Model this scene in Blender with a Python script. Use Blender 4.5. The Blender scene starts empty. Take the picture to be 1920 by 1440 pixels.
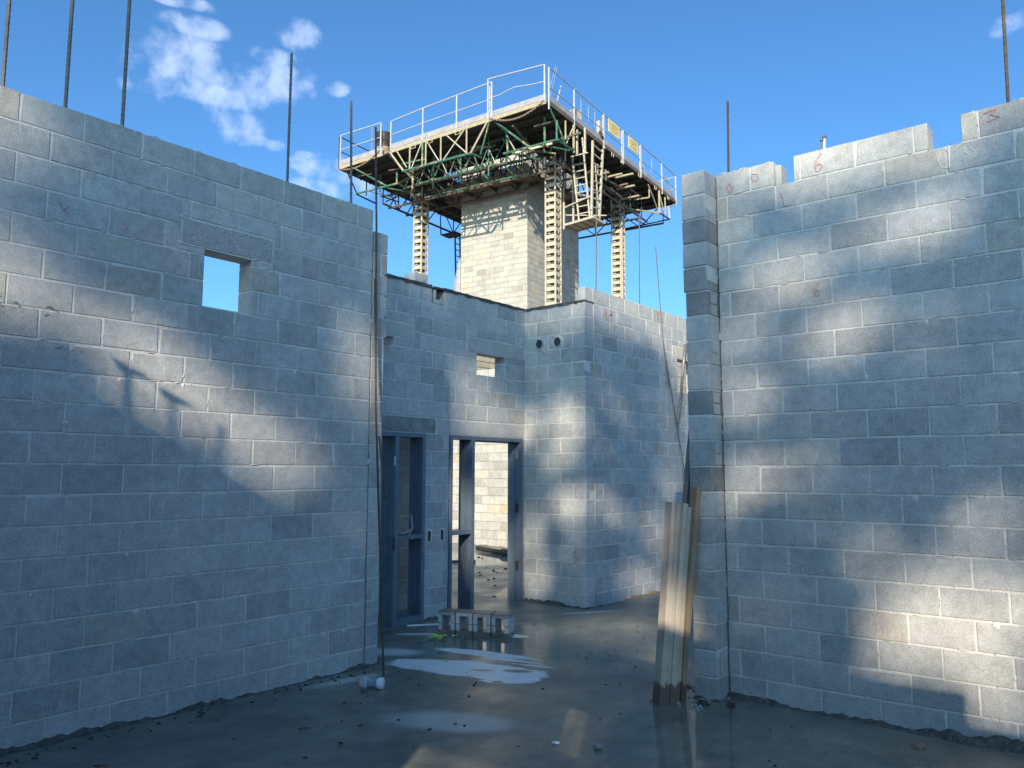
import bpy, bmesh, math, random
from mathutils import Vector, Matrix
R = math.radians
random.seed(7)
S = bpy.context.scene
COL = S.collection
H = 0.2032            # one block course
G = 0.035             # slab level

# ------------------------------------------------------------------ camera
cam = bpy.data.cameras.new('camera')
cam.sensor_width = 36.0
cam.lens = 1479.85 / 1920 * 36
cam.clip_start = 0.05
cam.clip_end = 3000
co = bpy.data.objects.new('camera', cam)
COL.objects.link(co)
pit, yaw, rol = 0.1113, 0.6858, 0.0018
fw = Vector((math.cos(yaw) * math.cos(pit), math.sin(yaw) * math.cos(pit), math.sin(pit)))
rt = Vector((math.sin(yaw), -math.cos(yaw), 0))
up = rt.cross(fw)
r2 = rt * math.cos(rol) + up * math.sin(rol)
u2 = up * math.cos(rol) - rt * math.sin(rol)
co.matrix_world = Matrix(((r2.x, u2.x, -fw.x, 0), (r2.y, u2.y, -fw.y, 0), (r2.z, u2.z, -fw.z, 1.7776), (0, 0, 0, 1)))
S.camera = co

# ------------------------------------------------------------------ light
SUN = Vector((1, 0.55, -0.53)).normalized()          # direction the light travels
sl = bpy.data.lights.new('sun', 'SUN')
sl.energy = 3.7
sl.angle = R(0.55)
sl.color = (1.0, 0.865, 0.67)
so = bpy.data.objects.new('sun', sl)
COL.objects.link(so)
so.rotation_euler = (-SUN).to_track_quat('Z', 'Y').to_euler()
so.location = (-20, -10, 20)
S.view_settings.view_transform = 'Standard'
S.view_settings.look = 'None'
S.view_settings.exposure = 1.05
S.view_settings.gamma = 1
S.view_settings.use_curve_mapping = False

W = bpy.data.worlds.new('World')
S.world = W
W.use_nodes = True
wt = W.node_tree
wt.nodes.clear()
def wn(t, **k):
    n = wt.nodes.new(t)
    for a, b in k.items(): setattr(n, a, b)
    return n
def wmath(op, a, b=None, c=None, clamp=False):
    n = wn('ShaderNodeMath', operation=op, use_clamp=clamp)
    for i, x in enumerate((a, b, c)):
        if x is None: continue
        if isinstance(x, (int, float)): n.inputs[i].default_value = x
        else: wt.links.new(x, n.inputs[i])
    return n.outputs[0]
sky = wn('ShaderNodeTexSky', sky_type='NISHITA')
sky.sun_disc = False
ts = -SUN
sky.sun_elevation = math.asin(ts.z)
sky.sun_rotation = math.atan2(ts.x, ts.y)
sky.altitude = 1200
sky.air_density = 0.9
sky.dust_density = 3.6
sky.ozone_density = 2.6
tc = wn('ShaderNodeTexCoord')
# small broken clouds, each a soft patch round a direction, torn up by noise
CL = [(0.4012, 0.7991, 0.4478, 0.058, 0.034), (0.3878, 0.8223, 0.4164, 0.036, 0.014), (0.3996, 0.8113, 0.4267, 0.046, 0.028), (0.4065, 0.7779, 0.4793, 0.0405, 0.0142), (0.4743, 0.7636, 0.4381, 0.0581, 0.0334), (0.453, 0.7873, 0.4182, 0.042, 0.0179), (0.5046, 0.7411, 0.4429, 0.034, 0.0246), (0.4966, 0.7173, 0.4887, 0.0257, 0.0189), (0.467, 0.792, 0.3931, 0.0324, 0.0223), (0.4501, 0.7977, 0.4014, 0.0223, 0.0155), (0.5109, 0.7725, 0.3771, 0.0169, 0.0081), (0.5601, 0.7462, 0.3598, 0.0354, 0.0179), (0.5345, 0.7634, 0.3628, 0.0189, 0.0091), (0.5609, 0.7565, 0.3362, 0.0422, 0.0152), (0.5456, 0.7113, 0.4431, 0.0169, 0.0105), (0.4776, 0.7918, 0.3808, 0.03, 0.0105), (0.4759, 0.7467, 0.4647, 0.0405, 0.0108), (0.5861, 0.7333, 0.3446, 0.032, 0.0199), (0.5371, 0.7571, 0.3718, 0.0135, 0.0068), (0.3934, 0.7725, 0.4985, 0.0405, 0.0078), (0.8904, 0.088, 0.4467, 0.022, 0.0129)]
noi = wn('ShaderNodeTexNoise')
noi.inputs['Scale'].default_value = 30
noi.inputs['Detail'].default_value = 5
noi.inputs['Roughness'].default_value = 0.54
noi.inputs['Distortion'].default_value = 0.15
wt.links.new(tc.outputs['Generated'], noi.inputs['Vector'])
tot = None
for x, y, z, ra, rb in CL:
    d = Vector((x, y, z)).normalized()
    hx = d.cross(Vector((0, 0, 1))).normalized()
    hz = hx.cross(d).normalized()
    v1 = wn('ShaderNodeVectorMath', operation='DOT_PRODUCT'); v1.inputs[1].default_value = hx / ra
    v2 = wn('ShaderNodeVectorMath', operation='DOT_PRODUCT'); v2.inputs[1].default_value = hz / rb
    v3 = wn('ShaderNodeVectorMath', operation='DOT_PRODUCT'); v3.inputs[1].default_value = d
    for v in (v1, v2, v3): wt.links.new(tc.outputs['Generated'], v.inputs[0])
    q = wmath('MULTIPLY', v1.outputs['Value'], v1.outputs['Value'])
    q = wmath('MULTIPLY_ADD', v2.outputs['Value'], v2.outputs['Value'], q)
    q = wmath('SUBTRACT', 1.25, q, clamp=True)
    q = wmath('MULTIPLY', q, wmath('GREATER_THAN', v3.outputs['Value'], 0.0))
    tot = q if tot is None else wmath('MAXIMUM', tot, q)
dens = wmath('MULTIPLY_ADD', tot, 0.62, wmath('MULTIPLY', wmath('SUBTRACT', noi.outputs['Fac'], 0.5), 2.6))
mr = wn('ShaderNodeMapRange', interpolation_type='SMOOTHSTEP')
mr.inputs['From Min'].default_value = 0.10
mr.inputs['From Max'].default_value = 1.25
wt.links.new(dens, mr.inputs['Value'])
cov = wmath('MULTIPLY', mr.outputs['Result'], wmath('MULTIPLY', wmath('MULTIPLY', tot, 2.0, clamp=True), 0.58))
mx = wn('ShaderNodeMix', data_type='RGBA')
wt.links.new(cov, mx.inputs['Factor'])
gam = wn('ShaderNodeGamma')
gam.inputs['Gamma'].default_value = 1.0
wt.links.new(sky.outputs['Color'], gam.inputs['Color'])
tint = wn('ShaderNodeMix', data_type='RGBA', blend_type='MULTIPLY')
tint.inputs['Factor'].default_value = 1.0
wt.links.new(gam.outputs['Color'], tint.inputs['A'])
tint.inputs['B'].default_value = (0.535, 0.93, 1.15, 1)
wt.links.new(tint.outputs['Result'], mx.inputs['A'])
mx.inputs['B'].default_value = (4.5, 5.3, 7.0, 1)
bg = wn('ShaderNodeBackground')
bg.inputs['Strength'].default_value = 0.104
wt.links.new(mx.outputs['Result'], bg.inputs['Color'])
wo = wn('ShaderNodeOutputWorld')
wt.links.new(bg.outputs[0], wo.inputs[0])

# ------------------------------------------------------------------ materials
class MT:
    def __init__(s, name):
        s.m = bpy.data.materials.new(name); s.m.use_nodes = True
        s.t = s.m.node_tree; s.b = s.t.nodes['Principled BSDF']
        s.geo = None
    def n(s, t, **k):
        x = s.t.nodes.new(t)
        for a, b in k.items(): setattr(x, a, b)
        return x
    def l(s, a, b): s.t.links.new(a, b)
    def pos(s):
        if s.geo is None: s.geo = s.n('ShaderNodeNewGeometry')
        return s.geo.outputs['Position']
    def mapv(s, v, scale):
        m = s.n('ShaderNodeMapping'); m.inputs['Scale'].default_value = scale; s.l(v, m.inputs['Vector']); return m.outputs[0]
    def noise(s, scale, detail=3, rough=0.55, vec=None, dist=0.0):
        x = s.n('ShaderNodeTexNoise')
        x.inputs['Scale'].default_value = scale; x.inputs['Detail'].default_value = detail
        x.inputs['Roughness'].default_value = rough; x.inputs['Distortion'].default_value = dist
        s.l(vec if vec is not None else s.pos(), x.inputs['Vector'])
        return x.outputs['Fac']
    def rng(s, v, a, b, c=0.0, d=1.0, smooth=False):
        x = s.n('ShaderNodeMapRange')
        if smooth: x.interpolation_type = 'SMOOTHSTEP'
        for i, q in zip(('From Min', 'From Max', 'To Min', 'To Max'), (a, b, c, d)): x.inputs[i].default_value = q
        s.l(v, x.inputs['Value']); return x.outputs['Result']
    def ma(s, op, a, b=None, clamp=False):
        x = s.n('ShaderNodeMath', operation=op, use_clamp=clamp)
        for i, q in enumerate((a, b)):
            if q is None: continue
            if isinstance(q, (int, float)): x.inputs[i].default_value = q
            else: s.l(q, x.inputs[i])
        return x.outputs[0]
    def mix(s, f, a, b, mode='MIX'):
        x = s.n('ShaderNodeMix', data_type='RGBA', blend_type=mode)
        for i, q in (('Factor', f), ('A', a), ('B', b)):
            if isinstance(q, (int, float)): x.inputs[i].default_value = q
            elif isinstance(q, tuple): x.inputs[i].default_value = (q[0], q[1], q[2], 1)
            else: s.l(q, x.inputs[i])
        return x.outputs['Result']
    def ramp(s, f, stops):
        x = s.n('ShaderNodeValToRGB')
        e = x.color_ramp.elements
        while len(e) < len(stops): e.new(0.5)
        for i, (p, c) in enumerate(stops):
            e[i].position = p; e[i].color = (c[0], c[1], c[2], 1)
        s.l(f, x.inputs[0]); return x.outputs[0]
    def grey(s, v):
        x = s.n('ShaderNodeCombineColor')
        for i in range(3): s.l(v, x.inputs[i])
        return x.outputs[0]
    def bump(s, h, strength, dist):
        x = s.n('ShaderNodeBump'); x.inputs['Strength'].default_value = strength; x.inputs['Distance'].default_value = dist
        s.l(h, x.inputs['Height']); s.l(x.outputs[0], s.b.inputs['Normal'])
    def rand(s):
        o = s.n('ShaderNodeObjectInfo'); s.pos()
        return s.ma('FRACT', s.ma('ADD', o.outputs['Random'], s.geo.outputs['Random Per Island']))
    def base(s, c):
        if isinstance(c, tuple): s.b.inputs['Base Color'].default_value = (c[0], c[1], c[2], 1)
        else: s.l(c, s.b.inputs['Base Color'])
    def ro(s, r):
        if isinstance(r, (int, float)): s.b.inputs['Roughness'].default_value = r
        else: s.l(r, s.b.inputs['Roughness'])

def mat_cmu(name, stops, streak=0.0, spec=0.35):
    k = MT(name)
    r = k.rand()
    c = k.ramp(r, stops)
    c = k.mix(1.0, c, k.grey(k.rng(k.noise(2.6, 4, 0.6), 0.25, 0.75, 0.84, 1.10)), 'MULTIPLY')
    blot = k.noise(14, 4, 0.6)
    c = k.mix(1.0, c, k.grey(k.rng(blot, 0.3, 0.7, 0.86, 1.12)), 'MULTIPLY')
    c = k.mix(1.0, c, k.grey(k.rng(k.noise(72, 3, .72), 0.3, 0.7, 0.87, 1.11)), 'MULTIPLY')
    gr = k.noise(210, 2, 0.7)
    c = k.mix(1.0, c, k.grey(k.rng(gr, 0.3, 0.7, 0.70, 1.28)), 'MULTIPLY')
    # pale lime bloom in specks and smears
    bl = k.ma('MULTIPLY', k.rng(k.noise(95, 3, 0.7), 0.52, 0.66, 0, 1, True), k.rng(k.noise(3.4, 3, 0.6, dist=0.6), 0.42, 0.66, 0, 1, True))
    c = k.mix(k.ma('MULTIPLY', bl, spec), c, (0.62, 0.63, 0.62))
    if streak > 0:
        vv = k.mapv(k.pos(), (55, 55, 7))
        st = k.ma('MULTIPLY', k.rng(k.noise(1.0, 3, 0.6, vec=vv), 0.56, 0.68, 0, 1, True), k.rng(k.noise(1.1, 2, 0.5), 0.5, 0.62, 0, 1, True))
        c = k.mix(k.ma('MULTIPLY', st, streak), c, (0.55, 0.56, 0.56))
    vo = k.n('ShaderNodeTexVoronoi'); vo.inputs['Scale'].default_value = 85; k.l(k.pos(), vo.inputs['Vector'])
    pits = k.ma('MULTIPLY', k.rng(vo.outputs['Distance'], 0.12, 0.24, 1, 0, True), k.rng(k.noise(22, 2), 0.5, 0.62))
    c = k.mix(k.ma('MULTIPLY', pits, 0.55), c, (0.10, 0.10, 0.10))
    k.base(c); k.ro(0.95)
    h = k.ma('SUBTRACT', k.ma('ADD', k.ma('MULTIPLY', gr, 0.6), k.ma('MULTIPLY', k.noise(60, 3, 0.6), 0.5)), pits)
    k.bump(h, 0.55, 0.006)
    k.b.inputs['Specular IOR Level'].default_value = 0.25
    return k.m

M = {}
M['cmu'] = mat_cmu('cmu', [(0, (.315, .322, .325)), (.05, (.345, .352, .354)), (.2, (.382, .390, .391)), (.6, (.418, .425, .423)), (.86, (.448, .453, .446)), (.95, (.462, .456, .43)), (1, (.405, .385, .345))], streak=.35)
M['cmu_tan'] = mat_cmu('cmu_tan', [(0, (.36, .31, .235)), (.5, (.43, .38, .295)), (1, (.49, .44, .35))], spec=.1)
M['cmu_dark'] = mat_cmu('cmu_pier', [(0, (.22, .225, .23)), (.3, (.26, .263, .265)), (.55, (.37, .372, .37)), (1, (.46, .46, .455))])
M['cmu_pale'] = mat_cmu('cmu_pale', [(0, (.30, .29, .265)), (.12, (.37, .36, .33)), (.6, (.425, .415, .375)), (.92, (.45, .435, .385)), (.985, (.45, .40, .30)), (1, (.38, .325, .23))], spec=.25)

k = MT('mortar')
c = k.ramp(k.noise(9, 4), [(0.3, (.46, .455, .435)), (0.7, (.63, .62, .585))])
c = k.mix(1.0, c, k.grey(k.rng(k.noise(160, 2), .3, .7, .8, 1.18)), 'MULTIPLY')
k.base(c); k.ro(.95); k.bump(k.noise(70, 3), .6, .006); M['mortar'] = k.m
k = MT('tan_mortar'); k.base(k.ramp(k.noise(9, 4), [(0.3, (.20, .18, .145)), (0.7, (.30, .275, .22))])); k.ro(.95); M['mortar_tan'] = k.m
k = MT('dirty_mortar')
k.base(k.ramp(k.noise(22, 5), [(0.3, (.035, .037, .037)), (0.7, (.12, .118, .108))])); k.ro(.9); k.bump(k.noise(40, 4), .9, .02); M['dirt'] = k.m
k = MT('membrane')
k.base(k.ramp(k.noise(12, 4), [(0.35, (.035, .034, .033)), (0.75, (.11, .10, .09))])); k.ro(.8); k.bump(k.noise(30, 3), .7, .01); M['membrane'] = k.m
k = MT('lintel_concrete')
c = k.mix(1.0, k.ramp(k.noise(3.5, 4), [(.3, (.36, .36, .352)), (.7, (.46, .455, .44))]), k.grey(k.rng(k.noise(130, 3, .75), .3, .7, .62, 1.35)), 'MULTIPLY')
st = k.rng(k.noise(1.0, 3, .6, vec=k.mapv(k.pos(), (38, 38, 4))), .52, .66, 0, .35, True)
c = k.mix(st, c, (.5, .5, .48))
k.base(c); k.ro(.95); k.bump(k.noise(90, 3), .7, .008); M['lintel'] = k.m

def simple(name, c1, c2, sc, rough, metal=0.0, bump=0.3, bs=60, bd=.003, coat=0):
    k = MT(name)
    k.base(k.ramp(k.noise(sc, 5, .65), [(.32, c1), (.68, c2)])); k.ro(rough)
    k.b.inputs['Metallic'].default_value = metal
    k.bump(k.noise(bs, 3), bump, bd)
    return k.m
M['lintel_rough'] = simple('rough_lintel', (.26, .265, .262), (.47, .47, .46), 75, .95, 0, 1.0, 70, .012)
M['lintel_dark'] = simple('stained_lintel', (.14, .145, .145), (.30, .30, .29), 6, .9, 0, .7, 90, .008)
M['wet_block'] = simple('wet_block', (.075, .07, .062), (.15, .135, .115), 14, .45, 0, .5, 90, .006)
M['frame'] = simple('primed_steel', (.088, .122, .165), (.12, .158, .205), 6, .45, 0, .15)
M['bare'] = simple('bare_steel', (.45, .46, .47), (.6, .6, .6), 20, .35, .8, .2)
M['rebar'] = simple('rebar_steel', (.055, .043, .036), (.12, .085, .062), 18, .75, .3, .6, 140, .003)
M['rebar_grey'] = simple('rebar_grey', (.10, .10, .10), (.17, .16, .15), 18, .7, .3, .6, 140, .003)
M['galv'] = simple('galvanised', (.36, .37, .38), (.52, .53, .54), 11, .5, .15, .2)
M['alu'] = simple('toe_board_metal', (.25, .25, .265), (.37, .37, .385), 5, .55, .1, .3, 14, .01)
M['mast'] = simple('mast_paint', (.41, .35, .25), (.51, .46, .36), 7, .6, 0, .3)
M['cream'] = simple('cream_paint', (.28, .24, .145), (.40, .36, .25), 9, .6, 0, .3)
M['ivory'] = simple('ivory_paint', (.34, .31, .235), (.47, .44, .36), 9, .55, 0, .3)
k = MT('green_paint')
rust = k.rng(k.noise(3.2, 5, .7), .5, .64, 0, 1, True)
k.base(k.mix(rust, k.ramp(k.noise(8, 4), [(.3, (.022, .10, .068)), (.7, (.06, .20, .145))]), k.ramp(k.noise(14, 4), [(.3, (.24, .17, .09)), (.7, (.46, .40, .27))])))
k.ro(.55); M['green'] = k.m
M['dark_steel'] = simple('dark_steel', (.018, .02, .02), (.05, .046, .042), 9, .7)
M['brown_steel'] = simple('brown_steel', (.07, .052, .04), (.17, .13, .10), 9, .75)
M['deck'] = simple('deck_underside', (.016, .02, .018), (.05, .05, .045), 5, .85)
M['chain'] = simple('rusty_chain', (.26, .17, .11), (.46, .34, .25), 16, .7, .3)
M['plank'] = simple('scaffold_plank', (.12, .085, .058), (.24, .185, .13), 4, .85)
M['rust'] = simple('rusted_drum', (.15, .10, .07), (.46, .33, .2), 7, .75)
M['black'] = simple('black_drum', (.012, .012, .012), (.05, .045, .04), 9, .5)
M['plywood'] = simple('plywood', (.48, .39, .26), (.66, .56, .42), 5, .8)
M['sign'] = simple('yellow_sign', (.62, .46, .15), (.78, .63, .28), 6, .55)
M['sign_ink'] = simple('faded_ink', (.20, .16, .08), (.3, .24, .12), 20, .7)
M['conduit'] = simple('flexible_conduit', (.10, .105, .11), (.20, .20, .205), 9, .45, .4)
M['pvc'] = simple('sleeve_plastic', (.34, .36, .37), (.50, .52, .52), 20, .5)
M['flat_dark'] = simple('painted_dark', (.02, .022, .025), (.05, .055, .06), 9, .8)  # near-black: painted shade in sleeve and outlet mouths, also small dark fittings
M['red'] = simple('red_crayon', (.38, .15, .14), (.44, .27, .26), 60, .8)
M['redspray'] = simple('red_spray', (.52, .19, .17), (.55, .31, .28), 40, .8)
M['chalk'] = simple('white_chalk', (.52, .53, .53), (.68, .68, .68), 90, .9)
M['chalk_faint'] = simple('faint_chalk', (.42, .425, .425), (.54, .545, .545), 90, .9)
M['pencil'] = simple('dark_crayon', (.08, .08, .085), (.14, .14, .14), 60, .8)
M['bark'] = simple('bark', (.06, .045, .035), (.13, .10, .08), 9, .9)
M['leaf'] = simple('foliage', (.035, .06, .018), (.09, .11, .03), 2, .7)
k = MT('lime_leaf'); k.base(k.ramp(k.noise(30, 3), [(.3, (.42, .72, .05)), (.7, (.62, .88, .16))])); k.ro(.4); M['lime'] = k.m
M['dead_leaf'] = simple('dead_leaf', (.11, .05, .025), (.22, .11, .05), 30, .7)
M['stone'] = simple('rubble', (.16, .16, .16), (.33, .33, .32), 20, .9, 0, .8, 60, .01)
M['debris'] = simple('dark_debris', (.02, .018, .016), (.07, .055, .045), 30, .8)
M['pipe'] = simple('black_pipe', (.012, .012, .012), (.04, .035, .03), 12, .6)
M['white_pipe'] = simple('white_pipe', (.55, .56, .57), (.68, .68, .68), 12, .5)
k = MT('bottle_plastic'); k.base((.72, .8, .86)); k.ro(.12); k.b.inputs['Transmission Weight'].default_value = .55; k.b.inputs['IOR'].default_value = 1.4; M['bottle'] = k.m
M['label_white'] = simple('bottle_label', (.10, .13, .19), (.42, .47, .55), 70, .45)
M['cap'] = simple('bottle_cap', (.50, .25, .17), (.60, .32, .24), 20, .45)
M['white_band'] = simple('bottle_base', (.62, .68, .72), (.74, .78, .82), 20, .3)
M['terrain'] = simple('earth', (.13, .10, .07), (.22, .17, .12), 1.5, .95, 0, .6, 6, .1)

# weathered timber, damp and brown at the foot
def wood(name, a, b, wetfoot=True):
    k = MT(name)
    tcx = k.n('ShaderNodeTexCoord')
    v = k.mapv(tcx.outputs['Object'], (9, 9, 1.0))
    g = k.noise(1.0, 5, .65, vec=v, dist=.6)
    c = k.ramp(g, [(.30, a), (.70, b)])
    oi = k.n('ShaderNodeObjectInfo')
    c = k.mix(1.0, c, k.ramp(oi.outputs['Random'], [(0, (.66, .53, .42)), (.3, (.86, .82, .78)), (.6, (.98, .97, .96)), (1, (1.16, 1.13, 1.08))]), 'MULTIPLY')
    c = k.mix(1.0, c, k.grey(k.rng(k.noise(4, 3), .3, .7, .82, 1.12)), 'MULTIPLY')
    kn = k.rng(k.noise(13, 2, vec=k.mapv(tcx.outputs['Object'], (2, 2, .6))), .68, .74, 0, .6, True)
    c = k.mix(kn, c, (.09, .07, .055))
    if wetfoot:
        sx = k.n('ShaderNodeSeparateXYZ'); k.l(tcx.outputs['Object'], sx.inputs[0])
        f = k.ma('ADD', sx.outputs['Z'], k.ma('MULTIPLY', k.ma('SUBTRACT', k.noise(14, 3), .5), .16))
        c = k.mix(k.rng(f, .13, .16, .85, 0, True), c, (.085, .05, .03))
    k.base(c); k.ro(.85); k.bump(g, .5, .004)
    return k.m
M['wood'] = wood('weathered_timber', (.36, .31, .25), (.50, .45, .385))
M['board'] = wood('grey_board', (.13, .12, .115), (.30, .28, .26), False)

# wet concrete slab
k = MT('wet_slab')
sx = k.n('ShaderNodeSeparateXYZ'); k.l(k.pos(), sx.inputs[0])
X, Y = sx.outputs['X'], sx.outputs['Y']
nd = k.ma('SUBTRACT', k.noise(2.2, 5, .6), .5)
nd2 = k.ma('SUBTRACT', k.noise(9, 4, .6), .5)
def blob(cx, cy, ra, rb, ang, soft, wob=.9, w2=.35):
    ca, sa = math.cos(ang), math.sin(ang)
    dx, dy = k.ma('SUBTRACT', X, cx), k.ma('SUBTRACT', Y, cy)
    p = k.ma('ADD', k.ma('MULTIPLY', dx, ca / ra), k.ma('MULTIPLY', dy, sa / ra))
    q = k.ma('ADD', k.ma('MULTIPLY', dx, -sa / rb), k.ma('MULTIPLY', dy, ca / rb))
    d = k.ma('SQRT', k.ma('ADD', k.ma('MULTIPLY', p, p), k.ma('MULTIPLY', q, q)))
    d = k.ma('ADD', d, k.ma('ADD', k.ma('MULTIPLY', nd, wob), k.ma('MULTIPLY', nd2, w2)))
    return k.rng(d, 1 - soft, 1 + soft, 1, 0, True)
def mx_(a, b): return k.ma('MAXIMUM', a, b)
def sub_(a, b): return k.ma('MULTIPLY', a, k.ma('SUBTRACT', 1.0, b))
dry = blob(5.38, 4.90, .72, .27, R(-72), .10, .8)
dry = mx_(dry, blob(5.38, 4.50, .34, .22, R(-70), .09, .7))
dry = mx_(dry, blob(5.92, 5.20, .52, .10, R(-76), .16, .35))
dry = mx_(dry, blob(5.86, 4.72, .36, .07, R(-84), .2, .3))
dry = sub_(dry, blob(5.76, 4.98, .80, .035, R(-73), .4, .25, .1))
dry = sub_(dry, blob(5.60, 4.52, .13, .05, R(-60), .2, .4))
dry = sub_(dry, blob(5.12, 4.72, .17, .05, R(-65), .2, .5))
dry = sub_(dry, blob(5.42, 4.78, .10, .03, R(-60), .3, .5))
dry = sub_(dry, blob(5.22, 4.42, .05, .03, R(-60), .3, .5))
soft = k.ma('MULTIPLY', blob(4.20, 4.00, .45, .20, R(-62), .38, .5), .42)
soft = mx_(soft, k.ma('MULTIPLY', blob(4.46, 5.42, .34, .07, R(-8), .6, .4), .5))
soft = mx_(soft, k.ma('MULTIPLY', blob(5.40, 5.95, .28, .14, R(-60), .5, .6), .6))
soft = mx_(soft, k.ma('MULTIPLY', blob(6.77, 5.45, .12, .08, R(-70), .25, .5), .9))
soft = mx_(soft, k.ma('MULTIPLY', blob(6.15, 6.36, .22, .05, R(-50), .3, .5), .7))
soft = mx_(soft, k.ma('MULTIPLY', blob(8.45, 5.68, .4, .05, R(-32), .6, .6), .4))
dry = mx_(dry, soft)
far = k.rng(k.ma('ADD', Y, k.ma('MULTIPLY', nd, 1.5)), 7.4, 9.2, 0, 1, True)
wetc = k.ramp(k.noise(1.3, 6, .6), [(.3, (.108, .118, .104)), (.7, (.195, .195, .165))])
wetc = k.mix(1.0, wetc, k.grey(k.rng(k.noise(120, 2), .3, .7, .82, 1.18)), 'MULTIPLY')
wetc = k.mix(1.0, wetc, k.grey(k.rng(k.noise(5.5, 5, .68, dist=.4), .3, .7, .74, 1.22)), 'MULTIPLY')
trw = k.rng(k.noise(1.0, 3, .6, vec=k.mapv(k.pos(), (1.2, 16, 1))), .60, .66, 0, .28, True)
wetc = k.mix(trw, wetc, (.22, .22, .205))
dryc = k.mix(1.0, k.ramp(k.noise(5, 4), [(.3, (.60, .61, .60)), (.7, (.74, .745, .73))]), k.grey(k.rng(k.noise(110, 2), .3, .7, .86, 1.14)), 'MULTIPLY')
wetc = k.mix(k.ma('MULTIPLY', far, .8), wetc, k.ramp(k.noise(2.2, 5), [(.3, (.14, .13, .115)), (.7, (.27, .255, .225))]))
k.base(k.mix(dry, wetc, dryc))
pud = mx_(blob(5.05, 2.65, 1.0, .55, R(20), .3, .8), blob(4.7, 1.6, 1.0, .5, R(10), .3, .8))
pud = mx_(pud, k.ma('MULTIPLY', blob(7.0, 4.6, 1.6, .95, R(-50), .5, .8), .93))
pud = mx_(pud, blob(12.3, 10.8, 1.6, 1.2, R(-50), .35, .9))
rr = k.rng(k.noise(1.7, 4, .6), .35, .65, .30, .52)
rr = k.mix(pud, k.grey(rr), (.05, .05, .05))
rr = k.mix(dry, rr, (.42, .42, .42))
k.l(rr, k.b.inputs['Roughness'])
bh = k.ma('MULTIPLY', k.ma('ADD', k.ma('MULTIPLY', k.noise(26, 3), .7), k.ma('MULTIPLY', k.noise(150, 2), .25)), k.ma('SUBTRACT', 1.0, k.ma('MULTIPLY', pud, .93)))
k.bump(bh, .35, .007)
k.b.inputs['Specular IOR Level'].default_value = .5
M['slab'] = k.m

# ------------------------------------------------------------------ mesh helpers
class MB:
    def __init__(s): s.v = []; s.f = []
    def quadbox(s, p):                       # p: 8 corners, bottom 4 ccw then top 4
        o = len(s.v); s.v += [tuple(q) for q in p]
        for a in ((0, 3, 2, 1), (4, 5, 6, 7), (0, 1, 5, 4), (1, 2, 6, 5), (2, 3, 7, 6), (3, 0, 4, 7)): s.f.append(tuple(o + i for i in a))
        return s
    def box(s, x0, x1, y0, y1, z0, z1):
        return s.quadbox([(x0, y0, z0), (x1, y0, z0), (x1, y1, z0), (x0, y1, z0), (x0, y0, z1), (x1, y0, z1), (x1, y1, z1), (x0, y1, z1)])
    def bar(s, a, b, w, h=None, upv=(0, 0, 1)):    # rectangular bar from a to b
        a, b = Vector(a), Vector(b); h = w if h is None else h
        d = (b - a).normalized(); u = Vector(upv)
        if abs(d.dot(u)) > .98: u = Vector((1, 0, 0))
        x = d.cross(u).normalized() * w / 2; y = x.cross(d).normalized() * h / 2
        return s.quadbox([a - x - y, a + x - y, b + x - y, b - x - y, a - x + y, a + x + y, b + x + y, b - x + y])
    def tube(s, pts, r, n=8, caps=True, taper=None):
        pts = [Vector(p) for p in pts]; o = len(s.v); m = len(pts)
        d0 = (pts[1] - pts[0]).normalized()
        u = Vector((0, 0, 1)) if abs(d0.z) < .9 else Vector((1, 0, 0))
        for i, p in enumerate(pts):
            d = (pts[min(i + 1, m - 1)] - pts[max(i - 1, 0)]).normalized()
            x = d.cross(u).normalized(); y = d.cross(x).normalized(); u = x.cross(d) if False else u
            rr = r if taper is None else taper[i]
            for j in range(n):
                t = 2 * math.pi * j / n
                s.v.append(tuple(p + x * math.cos(t) * rr + y * math.sin(t) * rr))
        for i in range(m - 1):
            for j in range(n):
                a = o + i * n + j; b = o + i * n + (j + 1) % n
                s.f.append((a, b, b + n, a + n))
        if caps:
            s.f.append(tuple(o + j for j in reversed(range(n)))); s.f.append(tuple(o + (m - 1) * n + j for j in range(n)))
        return s
    def lathe(s, prof, n=20, axis='z'):
        o = len(s.v)
        for r, z in prof:
            for j in range(n):
                t = 2 * math.pi * j / n; s.v.append((r * math.cos(t), r * math.sin(t), z))
        for i in range(len(prof) - 1):
            for j in range(n):
                a = o + i * n + j; b = o + i * n + (j + 1) % n; s.f.append((a, b, b + n, a + n))
        return s
    def mesh(s, name, smooth=False):
        me = bpy.data.meshes.new(name); me.from_pydata(s.v, [], s.f); me.update()
        if smooth:
            me.polygons.foreach_set('use_smooth', [True] * len(me.polygons))
        return me
    def build(s, name, mat, parent=None, smooth=False, loc=None, rot=None):
        return link(name, s.mesh(name, smooth), mat, parent, loc, rot)
def link(name, me, mat, parent=None, loc=None, rot=None):
    o = bpy.data.objects.new(name, me)
    if mat is not None and not me.materials: me.materials.append(M[mat] if isinstance(mat, str) else mat)
    COL.objects.link(o)
    if parent is not None: o.parent = parent
    if loc is not None: o.location = loc
    if rot is not None: o.rotation_euler = rot
    return o
def tag(o, label, cat, group=None, kind=None):
    if label: o['label'] = label
    if cat: o['category'] = cat
    if group: o['group'] = group
    if kind: o['kind'] = kind
    return o
def thing(name, label, cat, loc=(0, 0, 0), rz=0, group=None):
    o = bpy.data.objects.new(name, None); COL.objects.link(o)
    o.location = loc; o.rotation_euler = (0, 0, rz); o.empty_display_size = .2
    return tag(o, label, cat, group)

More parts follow.
